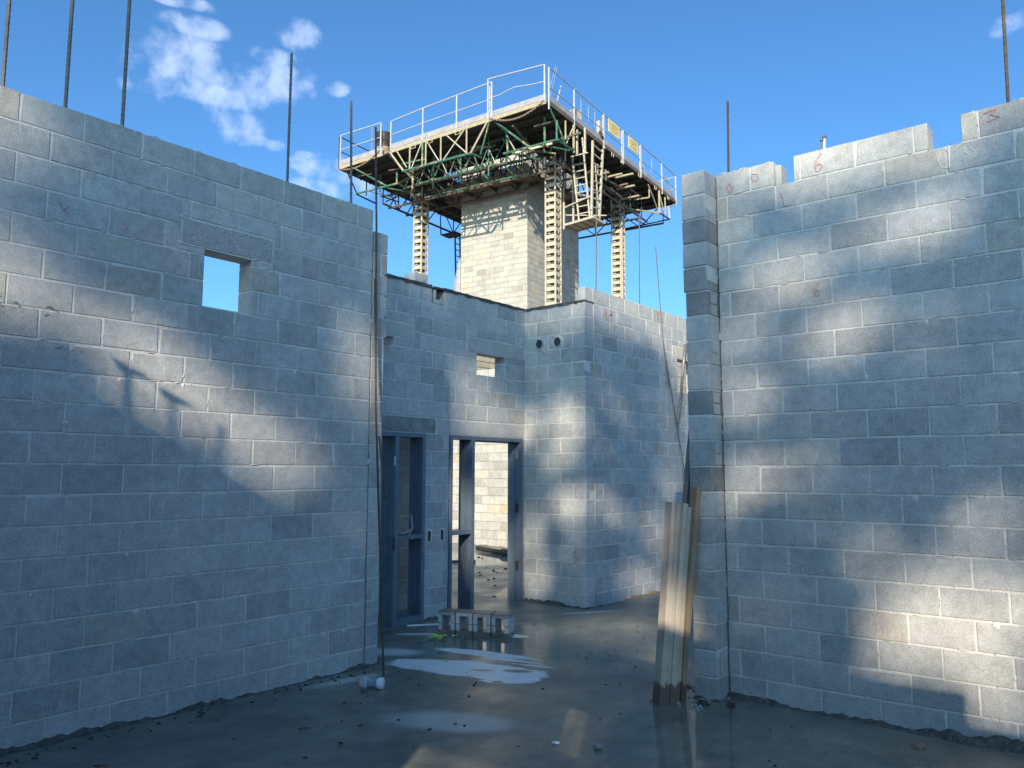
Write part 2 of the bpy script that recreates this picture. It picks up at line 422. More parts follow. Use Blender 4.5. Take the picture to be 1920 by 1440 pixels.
# ------------------------------------------------------------------ setting
m = MB(); n = 60
m.v += [(-900, -900, -.06), (900, -900, -.06), (900, 900, -.06), (-900, 900, -.06)]; m.f.append((0, 1, 2, 3))
o = m.build('ground', 'terrain'); o['kind'] = 'structure'
m = MB(); m.box(-7, 34, -14, 34, -.05, G)
o = m.build('concrete_floor', 'slab'); o['kind'] = 'structure'

# ------------------------------------------------------------------ block walls
BC = {}
def block_mesh(L, Hh, T, var, mat):
    key = (round(L, 3), round(Hh, 3), round(T, 3), var, mat)
    if key in BC: return BC[key]
    rn = random.Random(hash(key[:4]) & 0xffff)
    bm = bmesh.new()
    bmesh.ops.create_cube(bm, size=1)
    for v in bm.verts:
        v.co.x *= L; v.co.y *= T; v.co.z *= Hh
    bmesh.ops.bevel(bm, geom=list(bm.edges), offset=.0035, segments=1, affect='EDGES')
    chip = rn.randrange(8)
    for i, v in enumerate(bm.verts):
        v.co += Vector((rn.uniform(-1, 1), rn.uniform(-.6, .6), rn.uniform(-1, 1))) * .0012
    if var >= 3:
        cs = sorted({(math.copysign(1, v.co.x), math.copysign(1, v.co.y), math.copysign(1, v.co.z)) for v in bm.verts})
        cx = cs[chip % len(cs)]
        for v in bm.verts:
            if (v.co.x * cx[0] > L / 2 - .02 and v.co.y * cx[1] > T / 2 - .02 and v.co.z * cx[2] > Hh / 2 - .02):
                v.co.x -= cx[0] * rn.uniform(.004, .016); v.co.z -= cx[2] * rn.uniform(.003, .012); v.co.y -= cx[1] * rn.uniform(0, .0018)
    me = bpy.data.meshes.new('block'); bm.to_mesh(me); bm.free()
    me.materials.append(M[mat])
    BC[key] = me
    return me

T8 = .194
def wall_pieces(k0, k1, s0, s1, phase, holes):
    out = []
    for kk in range(k0, k1):
        a = s0(kk) if callable(s0) else s0; b = s1(kk) if callable(s1) else s1
        ph = phase(kk) if callable(phase) else phase + (0 if kk % 2 == 0 else H)
        z0, z1 = kk * H, (kk + 1) * H
        cuts = [a]; q = ph + math.ceil((a - ph) / (2 * H)) * 2 * H
        while q < b - 1e-6:
            if q - cuts[-1] > .05 and b - q > .05: cuts.append(q)
            q += 2 * H
        cuts.append(b)
        hs = [h for h in holes if h[2] < z1 - .01 and h[3] > z0 + .01]
        extra = set()
        for h in hs:
            for e in h[:2]:
                if a + .01 < e < b - .01: extra.add(e)
        for e in extra:
            near = [c for c in cuts if abs(c - e) < .045 and c not in (a, b)]
            for c in near: cuts.remove(c)
            if all(abs(c - e) > .004 for c in cuts): cuts.append(e)
        cuts.sort()
        for p, q in zip(cuts[:-1], cuts[1:]):
            mid = (p + q) / 2; lo, hi = z0, z1
            for h in hs:
                if h[0] < mid < h[1]:
                    if h[2] <= lo + .012 and h[3] >= hi - .012: lo = hi
                    elif h[2] <= lo + .012: lo = max(lo, h[3])
                    elif h[3] >= hi - .012: hi = min(hi, h[2])
            if hi - lo < .025 or q - p < .03: continue
            ends = [a, b] + [e for h in hs for e in h[:2]]
            if any(abs(p - e) < 1e-6 for e in ends): p -= .005
            if any(abs(q - e) < 1e-6 for e in ends): q += .005
            if kk == k1 - 1 or any(h[0] < mid < h[1] + 1e-6 and abs(h[2] - hi) < .02 for h in holes): hi += .005
            out.append((kk, p, q, lo, hi))
    return out

def block_wall(root, axis, face, sgn, T, pieces, mat='cmu', vis=None, limit=300, joint=.0118, rnd=1, inset=0.0):
    """axis 'x' or 'y' = run of the wall; face = coordinate of its seen face; it goes back by sgn*T"""
    rn = random.Random(rnd)
    mid = face + sgn * T / 2
    stuff = MB(); cnt = 0
    for kk, p, q, lo, hi in pieces:
        L, Hh = q - p - joint - rn.uniform(-.002, .002), hi - lo - joint
        s, z = (p + q) / 2 + rn.uniform(-.0012, .0012), (lo + hi) / 2 + rn.uniform(-.0014, .0014)
        off = rn.uniform(-.0010, .0010)
        if (vis is None or vis(s, z)) and cnt < limit:
            cnt += 1
            var = rn.choice((0, 1, 2, 0, 1, 2, 3, 4))
            me = block_mesh(round(L / .004) * .004, Hh, T, var, mat)
            if axis == 'x': loc, rz = (s, mid + off, z), rn.choice((0, math.pi))
            else: loc, rz = (mid + off, s, z), math.pi / 2 + rn.choice((0, math.pi))
            link('block', me, None, root, loc, (rn.uniform(-.002, .002), 0, rz + rn.uniform(-.0012, .0012)))
        else:
            if axis == 'x': stuff.box(s - L / 2, s + L / 2, mid - T / 2, mid + T / 2, z - Hh / 2, z + Hh / 2)
            else: stuff.box(mid - T / 2, mid + T / 2, s - L / 2, s + L / 2, z - Hh / 2, z + Hh / 2)
    if stuff.v:
        o = stuff.build('block_courses', mat, root); o['kind'] = 'stuff'
    return cnt
def mortar(root, axis, face, sgn, T, s0, s1, z0, z1, holes, ins=.0042, mat='mortar'):
    ss = sorted({s0, s1} | {e for h in holes for e in h[:2] if s0 < e < s1})
    zs = sorted({z0, z1} | {e for h in holes for e in h[2:] if z0 < e < z1})
    m = MB(); a, b = sorted((face + sgn * ins, face + sgn * (T - ins)))
    for p, q in zip(ss[:-1], ss[1:]):
        run = None
        for c, d in list(zip(zs[:-1], zs[1:])) + [(None, None)]:
            solid = c is not None and not any(h[0] < (p + q) / 2 < h[1] and h[2] < (c + d) / 2 < h[3] for h in holes)
            if solid: run = (run[0], d) if run else (c, d)
            elif run:
                pp = p + .004 if any(abs(h[1] - p) < 1e-6 for h in holes) or p == s0 else p
                qq = q - .004 if any(abs(h[0] - q) < 1e-6 for h in holes) or q == s1 else q
                if axis == 'x': m.box(pp, qq, a, b, run[0] + .001, run[1] - .004)
                else: m.box(a, b, pp, qq, run[0] + .001, run[1] - .004)
                run = None
    return m.build('mortar', mat, root)
def fillet(root, axis, face, sgn, s0, s1, seed, hmax=.07, wmax=.09, step=.03, mat='dirt'):
    """ragged mortar droppings along a wall's foot"""
    rn = random.Random(seed); m = MB(); n = max(2, int((s1 - s0) / step)); h = w = .02
    for i in range(n + 1):
        s = s0 + (s1 - s0) * i / n
        h += rn.uniform(-.016, .016) + (hmax * .35 - h) * .12; h = min(max(h, .004), hmax)
        w += rn.uniform(-.018, .018) + (wmax * .45 - w) * .12; w = min(max(w, .01), wmax)
        for (q, z) in ((.004, G + h), (-w * .35, G + h * rn.uniform(.55, .9)), (-w * .75, G + h * rn.uniform(.12, .4)), (-w, G - .003)):
            y = face + sgn * q
            m.v.append((s + rn.uniform(-.006, .006), y, z) if axis == 'x' else (y, s + rn.uniform(-.006, .006), z))
    for i in range(n):
        for j in range(3):
            a = i * 4 + j; m.f.append((a, a + 1, a + 5, a + 4))
    return m.build('mortar_droppings', mat, root)
def rect_part(root, name, axis, face, sgn, T, s0, s1, z0, z1, mat, proud=0.0, bev=.004):
    bm = bmesh.new(); bmesh.ops.create_cube(bm, size=1)
    for v in bm.verts:
        v.co.x *= (s1 - s0); v.co.y *= T + proud; v.co.z *= (z1 - z0)
    bmesh.ops.bevel(bm, geom=list(bm.edges), offset=bev, segments=1, affect='EDGES')
    me = bpy.data.meshes.new(name); bm.to_mesh(me); bm.free()
    mid = face + sgn * (T - proud) / 2
    if axis == 'x': return link(name, me, mat, root, ((s0 + s1) / 2, mid, (z0 + z1) / 2))
    return link(name, me, mat, root, (mid, (s0 + s1) / 2, (z0 + z1) / 2), (0, 0, math.pi / 2))
def smears(root, axis, face, sgn, pieces, lo_s, hi_s, n, seed):
    """mortar squeezed and smeared over the joints: thin ragged patches"""
    rn = random.Random(seed); m = MB()
    pp = [p for p in pieces if lo_s < p[1] < hi_s]
    for _ in range(n):
        kk, p, q, lo, hi = rn.choice(pp)
        if rn.random() < .72: s, z, ra, rb = rn.uniform(p + .02, q - .02), hi + rn.uniform(-.006, .004), rn.uniform(.008, .045), rn.uniform(.003, .008)
        else: s, z, ra, rb = q + rn.uniform(-.004, .004), rn.uniform(lo + .03, hi - .03), rn.uniform(.003, .008), rn.uniform(.008, .035)
        if rn.random() < .12: ra, rb, z = rn.uniform(.012, .03), rn.uniform(.01, .028), z - .02
        o = len(m.v); k = 9
        y = face - sgn * .0028
        m.v.append((s, y - sgn * rn.uniform(.001, .003), z) if axis == 'x' else (y - sgn * rn.uniform(.001, .003), s, z))
        for j in range(k):
            t = j / k * 2 * math.pi; r = rn.uniform(.6, 1.2)
            a, b = s + ra * r * math.cos(t), z + rb * r * math.sin(t)
            m.v.append((a, face + sgn * .0008, b) if axis == 'x' else (face + sgn * .0008, a, b))
        for j in range(k): m.f.append((o, o + 1 + j, o + 1 + (j + 1) % k))
    x = m.build('mortar_smears', 'mortar', root); x['kind'] = 'stuff'; return x
def lintel(root, axis, face, sgn, hole, mat='lintel'):
    a, b, c, d = hole
    m = MB(); y0, y1 = sorted((face + sgn * .003, face + sgn * (T8 - .003)))
    if axis == 'x': m.box(a + .001, b - .001, y0, y1, c + .001, d - .001)
    else: m.box(y0, y1, a + .001, b - .001, c + .001, d - .001)
    m.build('mortar_bed', 'mortar', root)
    return rect_part(root, 'lintel', axis, face, sgn, T8, a + .016, b - .016, c + .013, d - .013, mat, .0012)
def stroke(root, axis, face, sgn, pts, w, mat, name='chalk_mark', closed=False):
    """a hand-drawn line on a wall: flat ribbon 2 mm proud"""
    rn = random.Random(len(pts) + int(pts[0][0] * 1000)); m = MB(); fine = []
    for (a, b) in zip(pts[:-1], pts[1:]):
        for t in range(4): fine.append((a[0] + (b[0] - a[0]) * t / 4 + rn.uniform(-.1, .1) * w, a[1] + (b[1] - a[1]) * t / 4 + rn.uniform(-.1, .1) * w))
    fine.append(pts[-1]); n = len(fine)
    for i, (s, z) in enumerate(fine):
        d = Vector((fine[min(i + 1, n - 1)][0] - fine[max(i - 1, 0)][0], fine[min(i + 1, n - 1)][1] - fine[max(i - 1, 0)][1]))
        d = d.normalized() if d.length > 1e-6 else Vector((1, 0))
        ww = w * rn.uniform(.35, .6)
        for e in (-1, 1):
            p, q = s - d.y * ww * e, z + d.x * ww * e
            y = face - sgn * .0045
            m.v.append((p, y, q) if axis == 'x' else (y, p, q))
    for i in range(n - 1): m.f.append((2 * i, 2 * i + 1, 2 * i + 3, 2 * i + 2))
    return m.build(name, mat, root)
def xmark(root, axis, face, sgn, s, z, r, w, mat, name='crayon_mark'):
    m = stroke(root, axis, face, sgn, [(s - r, z + r), (s + r * .7, z - r)], w, mat, name)
    stroke(root, axis, face, sgn, [(s + r, z + r * .9), (s - r * .8, z - r * 1.1)], w, mat, name)
def digit6(s, z, h, flip=-1):
    p = [(.45, 1), (.05, .7), (-.25, .3), (-.2, 0), (.1, -.12), (.38, .05), (.36, .3), (.1, .38), (-.22, .2)]
    return [(s + flip * x * h * .6, z + (y - .45) * h) for x, y in p]

# ---- left wall
bL = 5.661
LW = thing('block_wall', 'long left grey block wall with a small square window opening and rebar on top', 'wall', (3.4, bL, 0))
def sub(root, fn, *a, **kw): return fn(root, *a, **kw)
def wroot(label, loc, name='block_wall'):
    r = thing(name, label, 'wall', loc); return r
# children are built in world space: give them the inverse of the root's placing
def place_children(root):
    bpy.context.view_layer.update()
    inv = root.matrix_world.inverted()
    for c in root.children:
        c.matrix_parent_inverse = inv
lh = [(3.13, 3.548, 15 * H, 17.25 * H), (2.925, 3.752, 17.25 * H, 18.32 * H)]
ph = 2.193
pcs = wall_pieces(0, 21, -1.5, 4.824, lambda k: ph + (0 if k % 2 == 0 else H), lh)
block_wall(LW, 'x', bL, 1, T8, pcs, vis=lambda s, z: s > 1.55 and s > 1.62 + (0 if z < 5 else 0), rnd=3)
smears(LW, 'x', bL, 1, pcs, 1.7, 4.6, 190, 71)
e = wall_pieces(0, 20, 4.834, lambda k: 5.012 if k >= 15 else 4.986, 9.0, [])
block_wall(LW, 'x', bL, 1, T8, e, rnd=4)
mortar(LW, 'x', bL, 1, T8, -1.5, 4.822, 0, 21 * H, lh)
m = mortar(LW, 'x', bL, 1, T8, 4.836, 4.984, 0, 20 * H, [])
lintel(LW, 'x', bL, 1, lh[1], 'lintel_rough')
rect_part(LW, 'sill', 'x', bL + .02, 1, T8 - .03, 3.14, 3.54, 15 * H - .02, 15 * H + .012, 'mortar')
fillet(LW, 'x', bL, 1, -1.4, 4.98, 5, .06, .075)
for s, z in ((2.10, 3.555), (2.52, 3.53)): xmark(LW, 'x', bL, 1, s, z, .032, .0045, 'red')
for q in range(2): stroke(LW, 'x', bL, 1, [(4.93 + .03 * q, 2.62), (4.95 + .02 * q, 2.56), (4.92 + .03 * q, 2.50)], .008, 'red', 'crayon_mark')
rn = random.Random(11)
for i in range(16):       # flaked faces on two blocks
    s, z = (1.84, 2.865) if i < 5 else (2.08, 2.84) if i < 10 else (2.22, 2.62)
    s += rn.uniform(-.12, .12); z += rn.uniform(-.035, .025)
    stroke(LW, 'x', bL, 1, [(s, z), (s + rn.uniform(.005, .03), z + rn.uniform(-.005, .008))], rn.uniform(.004, .014), 'lintel_dark', 'chip')
place_children(LW)

# ---- right wall
aR = 6.055
RW = wroot('long right grey block wall with notches in its top course and chalk numbers', (aR, 1.2, 0))
rh = [(2.087, 2.245, 20 * H, 21.2 * H), (.917, 1.127, 20 * H, 21.2 * H)]
phR = 2.4387
pcs = wall_pieces(0, 21, -6, 2.738, lambda k: phR + (0 if k % 2 == 0 else H), rh)
block_wall(RW, 'y', aR, 1, T8, pcs, vis=lambda s, z: s > .25, rnd=9)
mortar(RW, 'y', aR, 1, T8, -6, 2.736, 0, 21 * H, rh)
smears(RW, 'y', aR, 1, pcs, .4, 2.6, 170, 72)
rect_part(RW, 'broken_block', 'y', aR + .03, 1, .12, 1.127, 1.162, 20 * H + .005, 20.72 * H, 'cmu')
rect_part(RW, 'broken_block', 'y', aR + .03, 1, .12, 2.195, 2.245, 20 * H + .005, 20.85 * H, 'cmu')
fillet(RW, 'y', aR, 1, -5, 2.74, 6, .085, .15)
stroke(RW, 'y', aR, 1, digit6(1.90, 4.165, .13), .007, 'red', 'crayon_mark')
stroke(RW, 'y', aR, 1, digit6(1.95, 3.17, .10), .006, 'red', 'crayon_mark')
stroke(RW, 'y', aR, 1, [(2.19, 3.99), (2.17, 3.88), (2.14, 3.87)], .007, 'red', 'crayon_mark')
stroke(RW, 'y', aR, 1, [(2.62, 4.17), (2.645, 4.13), (2.62, 4.09), (2.59, 4.12), (2.62, 4.17)], .006, 'red', 'crayon_mark')
stroke(RW, 'y', aR, 1, [(2.42, 4.20), (2.38, 4.19), (2.37, 4.15), (2.41, 4.13), (2.43, 4.17), (2.42, 4.20)], .005, 'red', 'crayon_mark')
stroke(RW, 'y', aR, 1, [(.78, 4.23), (.70, 4.24), (.74, 4.21), (.68, 4.18), (.76, 4.165)], .007, 'red', 'crayon_mark')
stroke(RW, 'y', aR, 1, [(.998, 4.06), (1.0, 3.90)], .012, 'chalk')
stroke(RW, 'y', aR, 1, [(1.045, 4.03), (1.07, 3.97), (1.05, 3.915), (1.0, 3.90)], .006, 'chalk')
stroke(RW, 'y', aR, 1, [(.905, 4.03), (.895, 3.98), (.875, 3.96)], .006, 'chalk')
stroke(RW, 'y', aR, 1, [(.87, 4.01), (.835, 3.97), (.84, 3.94), (.865, 3.93)], .006, 'chalk')
stroke(RW, 'y', aR, 1, [(.97, 4.01), (.92, 4.06)], .004, 'chalk')
for s, z, h in ((2.58, 1.32, .10), (1.90, 1.30, .10), (2.22, 1.30, .09), (2.40, 1.30, .07)): stroke(RW, 'y', aR, 1, digit6(s, z, h), .004, 'chalk_faint')
for s, z, h in ((1.86, .46, .09), (1.72, .46, .07), (1.42, .47, .08), (2.02, .45, .08), (2.32, .47, .05)): stroke(RW, 'y', aR, 1, digit6(s, z, h), .004, 'chalk_faint')
place_children(RW)

# ---- pier at the right wall's end
PW = wroot('narrow block pier at the near end of the right wall, leaning boards before it', (5.95, 2.84, 0), 'block_pier')
for kk in range(21):
    wob = .012 if kk >= 16 else 0
    pc = [(kk, 2.7425, 2.9495 + wob, kk * H, (kk + 1) * H)]
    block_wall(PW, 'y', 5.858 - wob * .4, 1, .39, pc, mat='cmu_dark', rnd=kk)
m = MB(); m.box(5.863, 6.24, 2.753, 2.939, 0, 21 * H - .004); m.build('mortar', 'mortar', PW)
for kk in (1, 3, 5, 7, 9, 11, 13, 15):
    for zz in (.25, .72):
        if kk in (3, 7) and zz > .5: continue
        m = MB(); m.box(5.915, 6.02, 2.7442, 2.7485, (kk + zz - .2) * H, (kk + zz + .2) * H); m.build('mortar_patch', 'lintel', PW)
fillet(PW, 'y', 5.858, 1, 2.74, 2.95, 8, .05, .08)
place_children(PW)

# ---- door wall
bD, aB = 6.843, 8.659
HD = 11 * H - .055
DW = wroot('back block wall with two steel door frames below stepped top', (7.3, bD, 0))
dh = [(5.30, 6.715, -.1, 11 * H), (7.13, 8.585, -.1, 11 * H),            # door openings
      (4.2, 6.905, 11 * H, 12 * H), (6.905, 8.70, 11 * H, 12 * H),        # long lintels
      (7.635, 8.215, 15 * H, 16.42 * H), (7.43, 8.70, 16.42 * H, 17.42 * H),
      (5.50, 6.18, 15 * H, 16.5 * H), (5.3, 6.51, 16.5 * H, 17.45 * H),
      (6.80, 7.02, 19 * H, 20.2 * H)]
phD = 7.233
pcs = wall_pieces(0, 20, 4.82, 8.655, lambda k: 7.233 + (H if k % 2 == 0 else 0), dh)

block_wall(DW, 'x', bD, 1, T8, pcs, vis=lambda s, z: s > 5.75, rnd=21)
mortar(DW, 'x', bD, 1, T8, 4.82, 8.655, 0, 20 * H, dh)
for hh in ((4.82, 6.905, 11 * H, 12 * H), (6.905, 8.655, 11 * H, 12 * H), (7.43, 8.655, 16.42 * H, 17.42 * H), (5.3, 6.51, 16.5 * H, 17.45 * H)): lintel(DW, 'x', bD, 1, hh, 'lintel_dark' if hh[0] < 4.9 else 'lintel')
smears(DW, 'x', bD, 1, [p for p in pcs if p[3] > 12 * H], 5.9, 8.5, 60, 73)
# open-ended block in the gap and dark membrane on the top
m = MB()
m.box(6.835, 6.87, bD + .002, bD + T8, 19 * H + .005, 19.85 * H); m.box(6.87, 7.015, bD + .15, bD + T8, 19 * H + .005, 19.9 * H); m.box(6.87, 7.015, bD + .002, bD + .035, 19 * H + .005, 19.28 * H)
m.build('open_block', 'cmu', DW)
rn = random.Random(5)
def cap_strip(root, axis, face, sgn, s0, s1, z, mat='membrane', over=.018):
    m = MB(); n = int((s1 - s0) / .07)
    for i in range(n + 1):
        s = s0 + (s1 - s0) * i / n
        for y, zz in ((-over * rn.uniform(.3, 1), -.022 * rn.uniform(.2, 1.5)), (-over * .6, .012 + rn.uniform(0, .01)), (T8 * .5, .016), (T8 + .01, .008)):
            yy = face + sgn * y
            m.v.append((s, yy, z + zz) if axis == 'x' else (yy, s, z + zz))
    for i in range(n):
        for j in range(3): a = i * 4 + j; m.f.append((a, a + 1, a + 5, a + 4))
    return m.build('membrane_strip', mat, root)
cap_strip(DW, 'x', bD, 1, 7.0, 8.64, 20 * H)
cap_strip(DW, 'x', bD, 1, 4.84, 6.79, 20 * H)
m = MB(); m.box(6.83, 7.05, bD - .012, bD + T8, 19.93 * H, 20 * H + .01); m.build('membrane_strip', 'membrane', DW)
rect_part(DW, 'top_block', 'x', bD + .06, 1, T8, 6.56, 6.78, 20 * H + .012, 20.72 * H, 'lintel')
fillet(DW, 'x', bD, 1, 6.72, 7.12, 10, .10, .10)
# pump-outlet boxes between the frames
for s in (6.80, 7.02):
    m = MB()
    for q in ((s - .045, s - .025, .94, 1.10), (s + .025, s + .045, .94, 1.10), (s - .025, s + .025, 1.08, 1.10)): m.box(q[0], q[1], bD - .004, bD + .01, q[2], q[3])
    m.build('outlet_box', 'mortar', DW)
    m = MB(); m.box(s - .022, s + .022, bD - .0025, bD + .01, .96, 1.075); m.build('outlet_shade', 'flat_dark', DW)  # dark plate on the wall face, painting the shaded inside of the box
place_children(DW)

# ---- closet corner: left face and long right face
bB = 5.831
CW = wroot('projecting block corner with two round pipe sleeves, right of the doors', (aB, bB, 0))
HF = []
pcs = wall_pieces(0, 20, bB, 6.836, lambda k: bB + (0 if k % 2 == 0 else H), [])
block_wall(CW, 'y', aB, 1, T8, pcs, rnd=31)
mortar(CW, 'y', aB, 1, T8, bB, 6.838, 0, 20 * H, [])
m = MB(); m.box(8.651, 8.853, 6.837, 7.037, 0, 20 * H - .006); m.build('mortar_joint', 'mortar', CW)
gh = [(11.27, 11.95, 15 * H, 17.6 * H), (11.10, 12.1, 17.6 * H, 18.6 * H)]
pcs = wall_pieces(0, 21, 8.872, 15.2, lambda k: 8.872 + (0 if k % 2 == 0 else H), gh)
block_wall(CW, 'x', bB, 1, T8, pcs, vis=lambda s, z: s < 12.0, rnd=32, limit=185)
mortar(CW, 'x', bB, 1, T8, 8.868, 15.2, 0, 21 * H, gh)
lintel(CW, 'x', bB, 1, gh[1], 'cmu_pale')
cap_strip(CW, 'y', aB, 1, 5.95, 6.83, 20 * H)
rect_part(CW, 'end_block', 'y', aB + .02, 1, T8 - .02, 5.70 + .14, 5.835 + .12, 20 * H + .012, 20.98 * H, 'lintel')
m = MB(); m.box(aB - .02, aB + .22, 5.825, 6.0, 20 * H - .004, 20 * H + .016); m.build('membrane_flap', 'membrane', CW)
m = MB(); m.tube([(aB - .01, 5.93, 20 * H), (aB - .03, 5.96, 20 * H + .16)], .008, 6); m.build('wire_tie', 'galv', CW)
fillet(CW, 'y', aB, 1, bB - .05, 6.84, 12, .11, .16)
fillet(CW, 'x', bB, 1, aB, 9.2, 13, .03, .06)
fillet(CW, 'x', bB, 1, 9.6, 10.6, 14, .10, .10, mat='plank')
for b in (6.587, 6.275):
    m = MB(); m.lathe([(.060, 0), (.072, 0), (.074, .018), (.064, .022), (.060, .016), (.060, -.02)], 22)
    s_ = m.build('pipe_sleeve', 'pvc', CW, True, (aB - .004, b, 3.55), (0, -math.pi / 2, 0))
    m = MB(); m.lathe([(.0001, 0), (.061, 0)], 18); m.build('sleeve_shade', 'flat_dark', CW, False, (aB - .0065, b, 3.55), (0, -math.pi / 2, 0))  # flat dark disc painting the shade inside the sleeve
    m = MB(); rn = random.Random(int(b * 100))
    m.v.append((aB - .0035, b, 3.55))
    for i in range(20):
        t = i / 20 * 2 * math.pi; r = rn.uniform(.085, .115)
        m.v.append((aB - .0035, b + r * math.cos(t), 3.55 + r * math.sin(t)))
    m.f = [(0, i + 1, (i + 1) % 20 + 1) for i in range(20)]
    m.build('mortar_patch', 'mortar', CW)
for s in (8.99, 9.46, 9.93, 10.44): xmark(CW, 'x', bB, 1, s, 1.52, .04, .007, 'red')
# sprayed numerals on two top blocks
stroke(CW, 'x', bB, 1, [(9.16, 4.03), (9.20, 4.03), (9.20, 3.98), (9.16, 3.96), (9.22, 3.90)], .022, 'redspray', 'paint_mark')
stroke(CW, 'x', bB, 1, [(9.30, 4.02), (9.34, 4.02), (9.34, 3.97), (9.29, 3.98), (9.35, 3.96), (9.33, 3.92)], .022, 'redspray', 'paint_mark')
stroke(CW, 'x', bB, 1, [(10.62, 4.22), (10.70, 4.23), (10.63, 4.18), (10.72, 4.18), (10.65, 4.12)], .022, 'redspray', 'paint_mark')
stroke(CW, 'y', aB, 1, [(5.98, .73), (6.03, .74), (6.03, .68), (5.98, .665), (5.975, .62), (6.03, .60)], .006, 'pencil', 'crayon_mark')
place_children(CW)
NW = wroot('pale inner block wall glimpsed through the window beside the pier', (12.5, 7.2, 0))
pcs = wall_pieces(0, 21, 10.4, 18.2, 10.6, [])
block_wall(NW, 'x', 7.25, 1, T8, pcs, mat='cmu_pale', vis=lambda s, z: 13.6 < s < 15.4 and 2.8 < z < 4.3, rnd=33)
mortar(NW, 'x', 7.25, 1, T8, 10.4, 18.2, 0, 21 * H, [], .005, 'mortar_tan')
place_children(NW)

# ---- rooms beyond the doors
FW = wroot('sunlit pale block wall seen through the right-hand door frame', (14.4, 12.8, 0))
pcs = wall_pieces(0, 21, 9.0, 17.4, lambda k: 12.1 + (0 if k % 2 == 0 else H), [])
block_wall(FW, 'y', 14.38, 1, T8, pcs, mat='cmu_pale', vis=lambda s, z: 11.7 < s < 14.1 and z < 2.7, rnd=41)
mortar(FW, 'y', 14.38, 1, T8, 9.0, 17.4, 0, 21 * H, [], .005, 'mortar_tan')
fillet(FW, 'y', 14.38, 1, 10.5, 15.5, 42, .05, .2, .06, 'plank')
place_children(FW)
UW = wroot('tan block wall seen through the small high window over the doors', (19, 17.5, 0))
pcs = wall_pieces(0, 33, 15.5, 23.5, lambda k: 18.2 + (0 if k % 2 == 0 else H), [])
block_wall(UW, 'x', 17.5, 1, T8, pcs, mat='cmu_tan', joint=.03, vis=lambda s, z: 19.2 < s < 22.4 and 4.4 < z < 6.4, rnd=43)
mortar(UW, 'x', 17.5, 1, T8, 15.5, 23.5, 0, 33 * H, [], .02, 'mortar_tan')
place_children(UW)
VW = wroot('grey block wall of the corridor behind the left door frame', (6, 8.9, 0))
pcs = wall_pieces(0, 14, 4.7, 7.62, 4.4, [])
block_wall(VW, 'x', 7.60, 1, T8, pcs, mat='cmu', vis=lambda s, z: s > 6.0 and z < 2.4, rnd=44)
mortar(VW, 'x', 7.60, 1, T8, 4.7, 7.62, 0, 14 * H, [])
place_children(VW)

# ---- wall behind the viewpoint, whose top and openings shape the light
a0 = -1.31
BW = wroot('block wall closing the room behind the viewpoint with window openings', (a0, 1, 0))
bh_ = [(-.24, .07, 2.95, 3.47), (.32, 1.02, 2.05, 2.80)]
pcs = wall_pieces(0, 20, -9, 5.64, -3.0, bh_) + [(20, p, p + .4, 20 * H, 21 * H) for p in [-2.98 + .4064 * i for i in range(21)]]
block_wall(BW, 'y', a0, -1, T8, pcs, vis=lambda s, z: False, rnd=51)
mortar(BW, 'y', a0, -1, T8, -9, 5.64, 0, 20 * H, bh_)
mortar(BW, 'y', a0, -1, T8, -2.98, 5.56, 20 * H, 21 * H, [])
place_children(BW)
for (b, lab) in ((3.455, 'bent plate on a stem on the rear wall top, nearer the left wall'), (3.28, 'bent plate on a stem on the rear wall top, nearer the short rod')):
    t = thing('anchor_plate', lab, 'anchor', (-1.40, b, 20.9 * H), 0, 'bent plates on the rear wall')
    m = MB(); m.tube([(0, 0, 0), (0, 0, .36)], .016, 8); m.build('stem', 'rebar', t)
    m = MB(); m.tube([(0, -.085, .40), (0, -.045, .392), (0, 0, .365), (0, .03, .37), (0, .065, .395)], .03, 6, True, [.008, .022, .034, .028, .006]); m.build('plate', 'rebar', t)
t = thing('anchor_rod', 'short rod standing on the wall behind the viewpoint', 'rod', (-1.40, 3.05, 20.9 * H)); m = MB(); m.tube([(0, 0, 0), (0, 0, .40)], .017, 8); m.build('rod', 'rebar', t)

# ------------------------------------------------------------------ steel door frames
def door_frame(label, x0, xm0, xm1, x1, side):
    """x0..x1 outer, mullion xm0..xm1, sidelight on one side ('L' or 'R')"""
    t = thing('door_frame', label, 'door frame', (x0, bD, G), 0, 'steel door frames in the back wall')
    D0, D1 = bD - .016, bD + T8 + .016
    def part(name, a, b, z0, z1, y0=D0, y1=D1):
        m = MB(); m.box(a - x0, b - x0, y0 - bD, y1 - bD, z0 - G, z1 - G); return m.build(name, 'frame', t)
    zt = 11 * H + .004
    part('jamb', x0, x0 + .05, G, zt); part('jamb', x1 - .05, x1, G, zt)
    part('mullion', xm0, xm1, G, zt - .05)
    part('head', x0 + .05, xm0, zt - .05, zt); part('head', xm0, x1 - .05, zt - .05, zt)
    if side == 'R': a, b, c, d = xm1, x1 - .05, x0 + .05, xm0
    else: a, b, c, d = x0 + .05, xm0, xm1, x1 - .05
    part('crossbar', a, b, 1.0, 1.05); part('sill_panel', a, b, G, .12 if side == 'R' else .06)
    # stops: raised band in the middle of the depth
    for (p, q) in ((a, a + .016), (b - .016, b), (c, c + .016), (d - .016, d)):
        part('door_stop', p, q, .13 if p in (a, b - .016) else G, zt - .051, bD + .075, bD + .135)
    part('door_stop', c + .016, d - .016, zt - .066, zt - .051, bD + .075, bD + .135)
    return t, part
f1, p1 = door_frame('left blue-grey steel door frame, partly hidden by the left wall end', 5.30, 6.225, 6.285, 6.712, 'R')
m = MB(); m.box(.9, .926, -.03, -.016, .86, 1.0); m.build('strike_plate', 'flat_dark', f1)
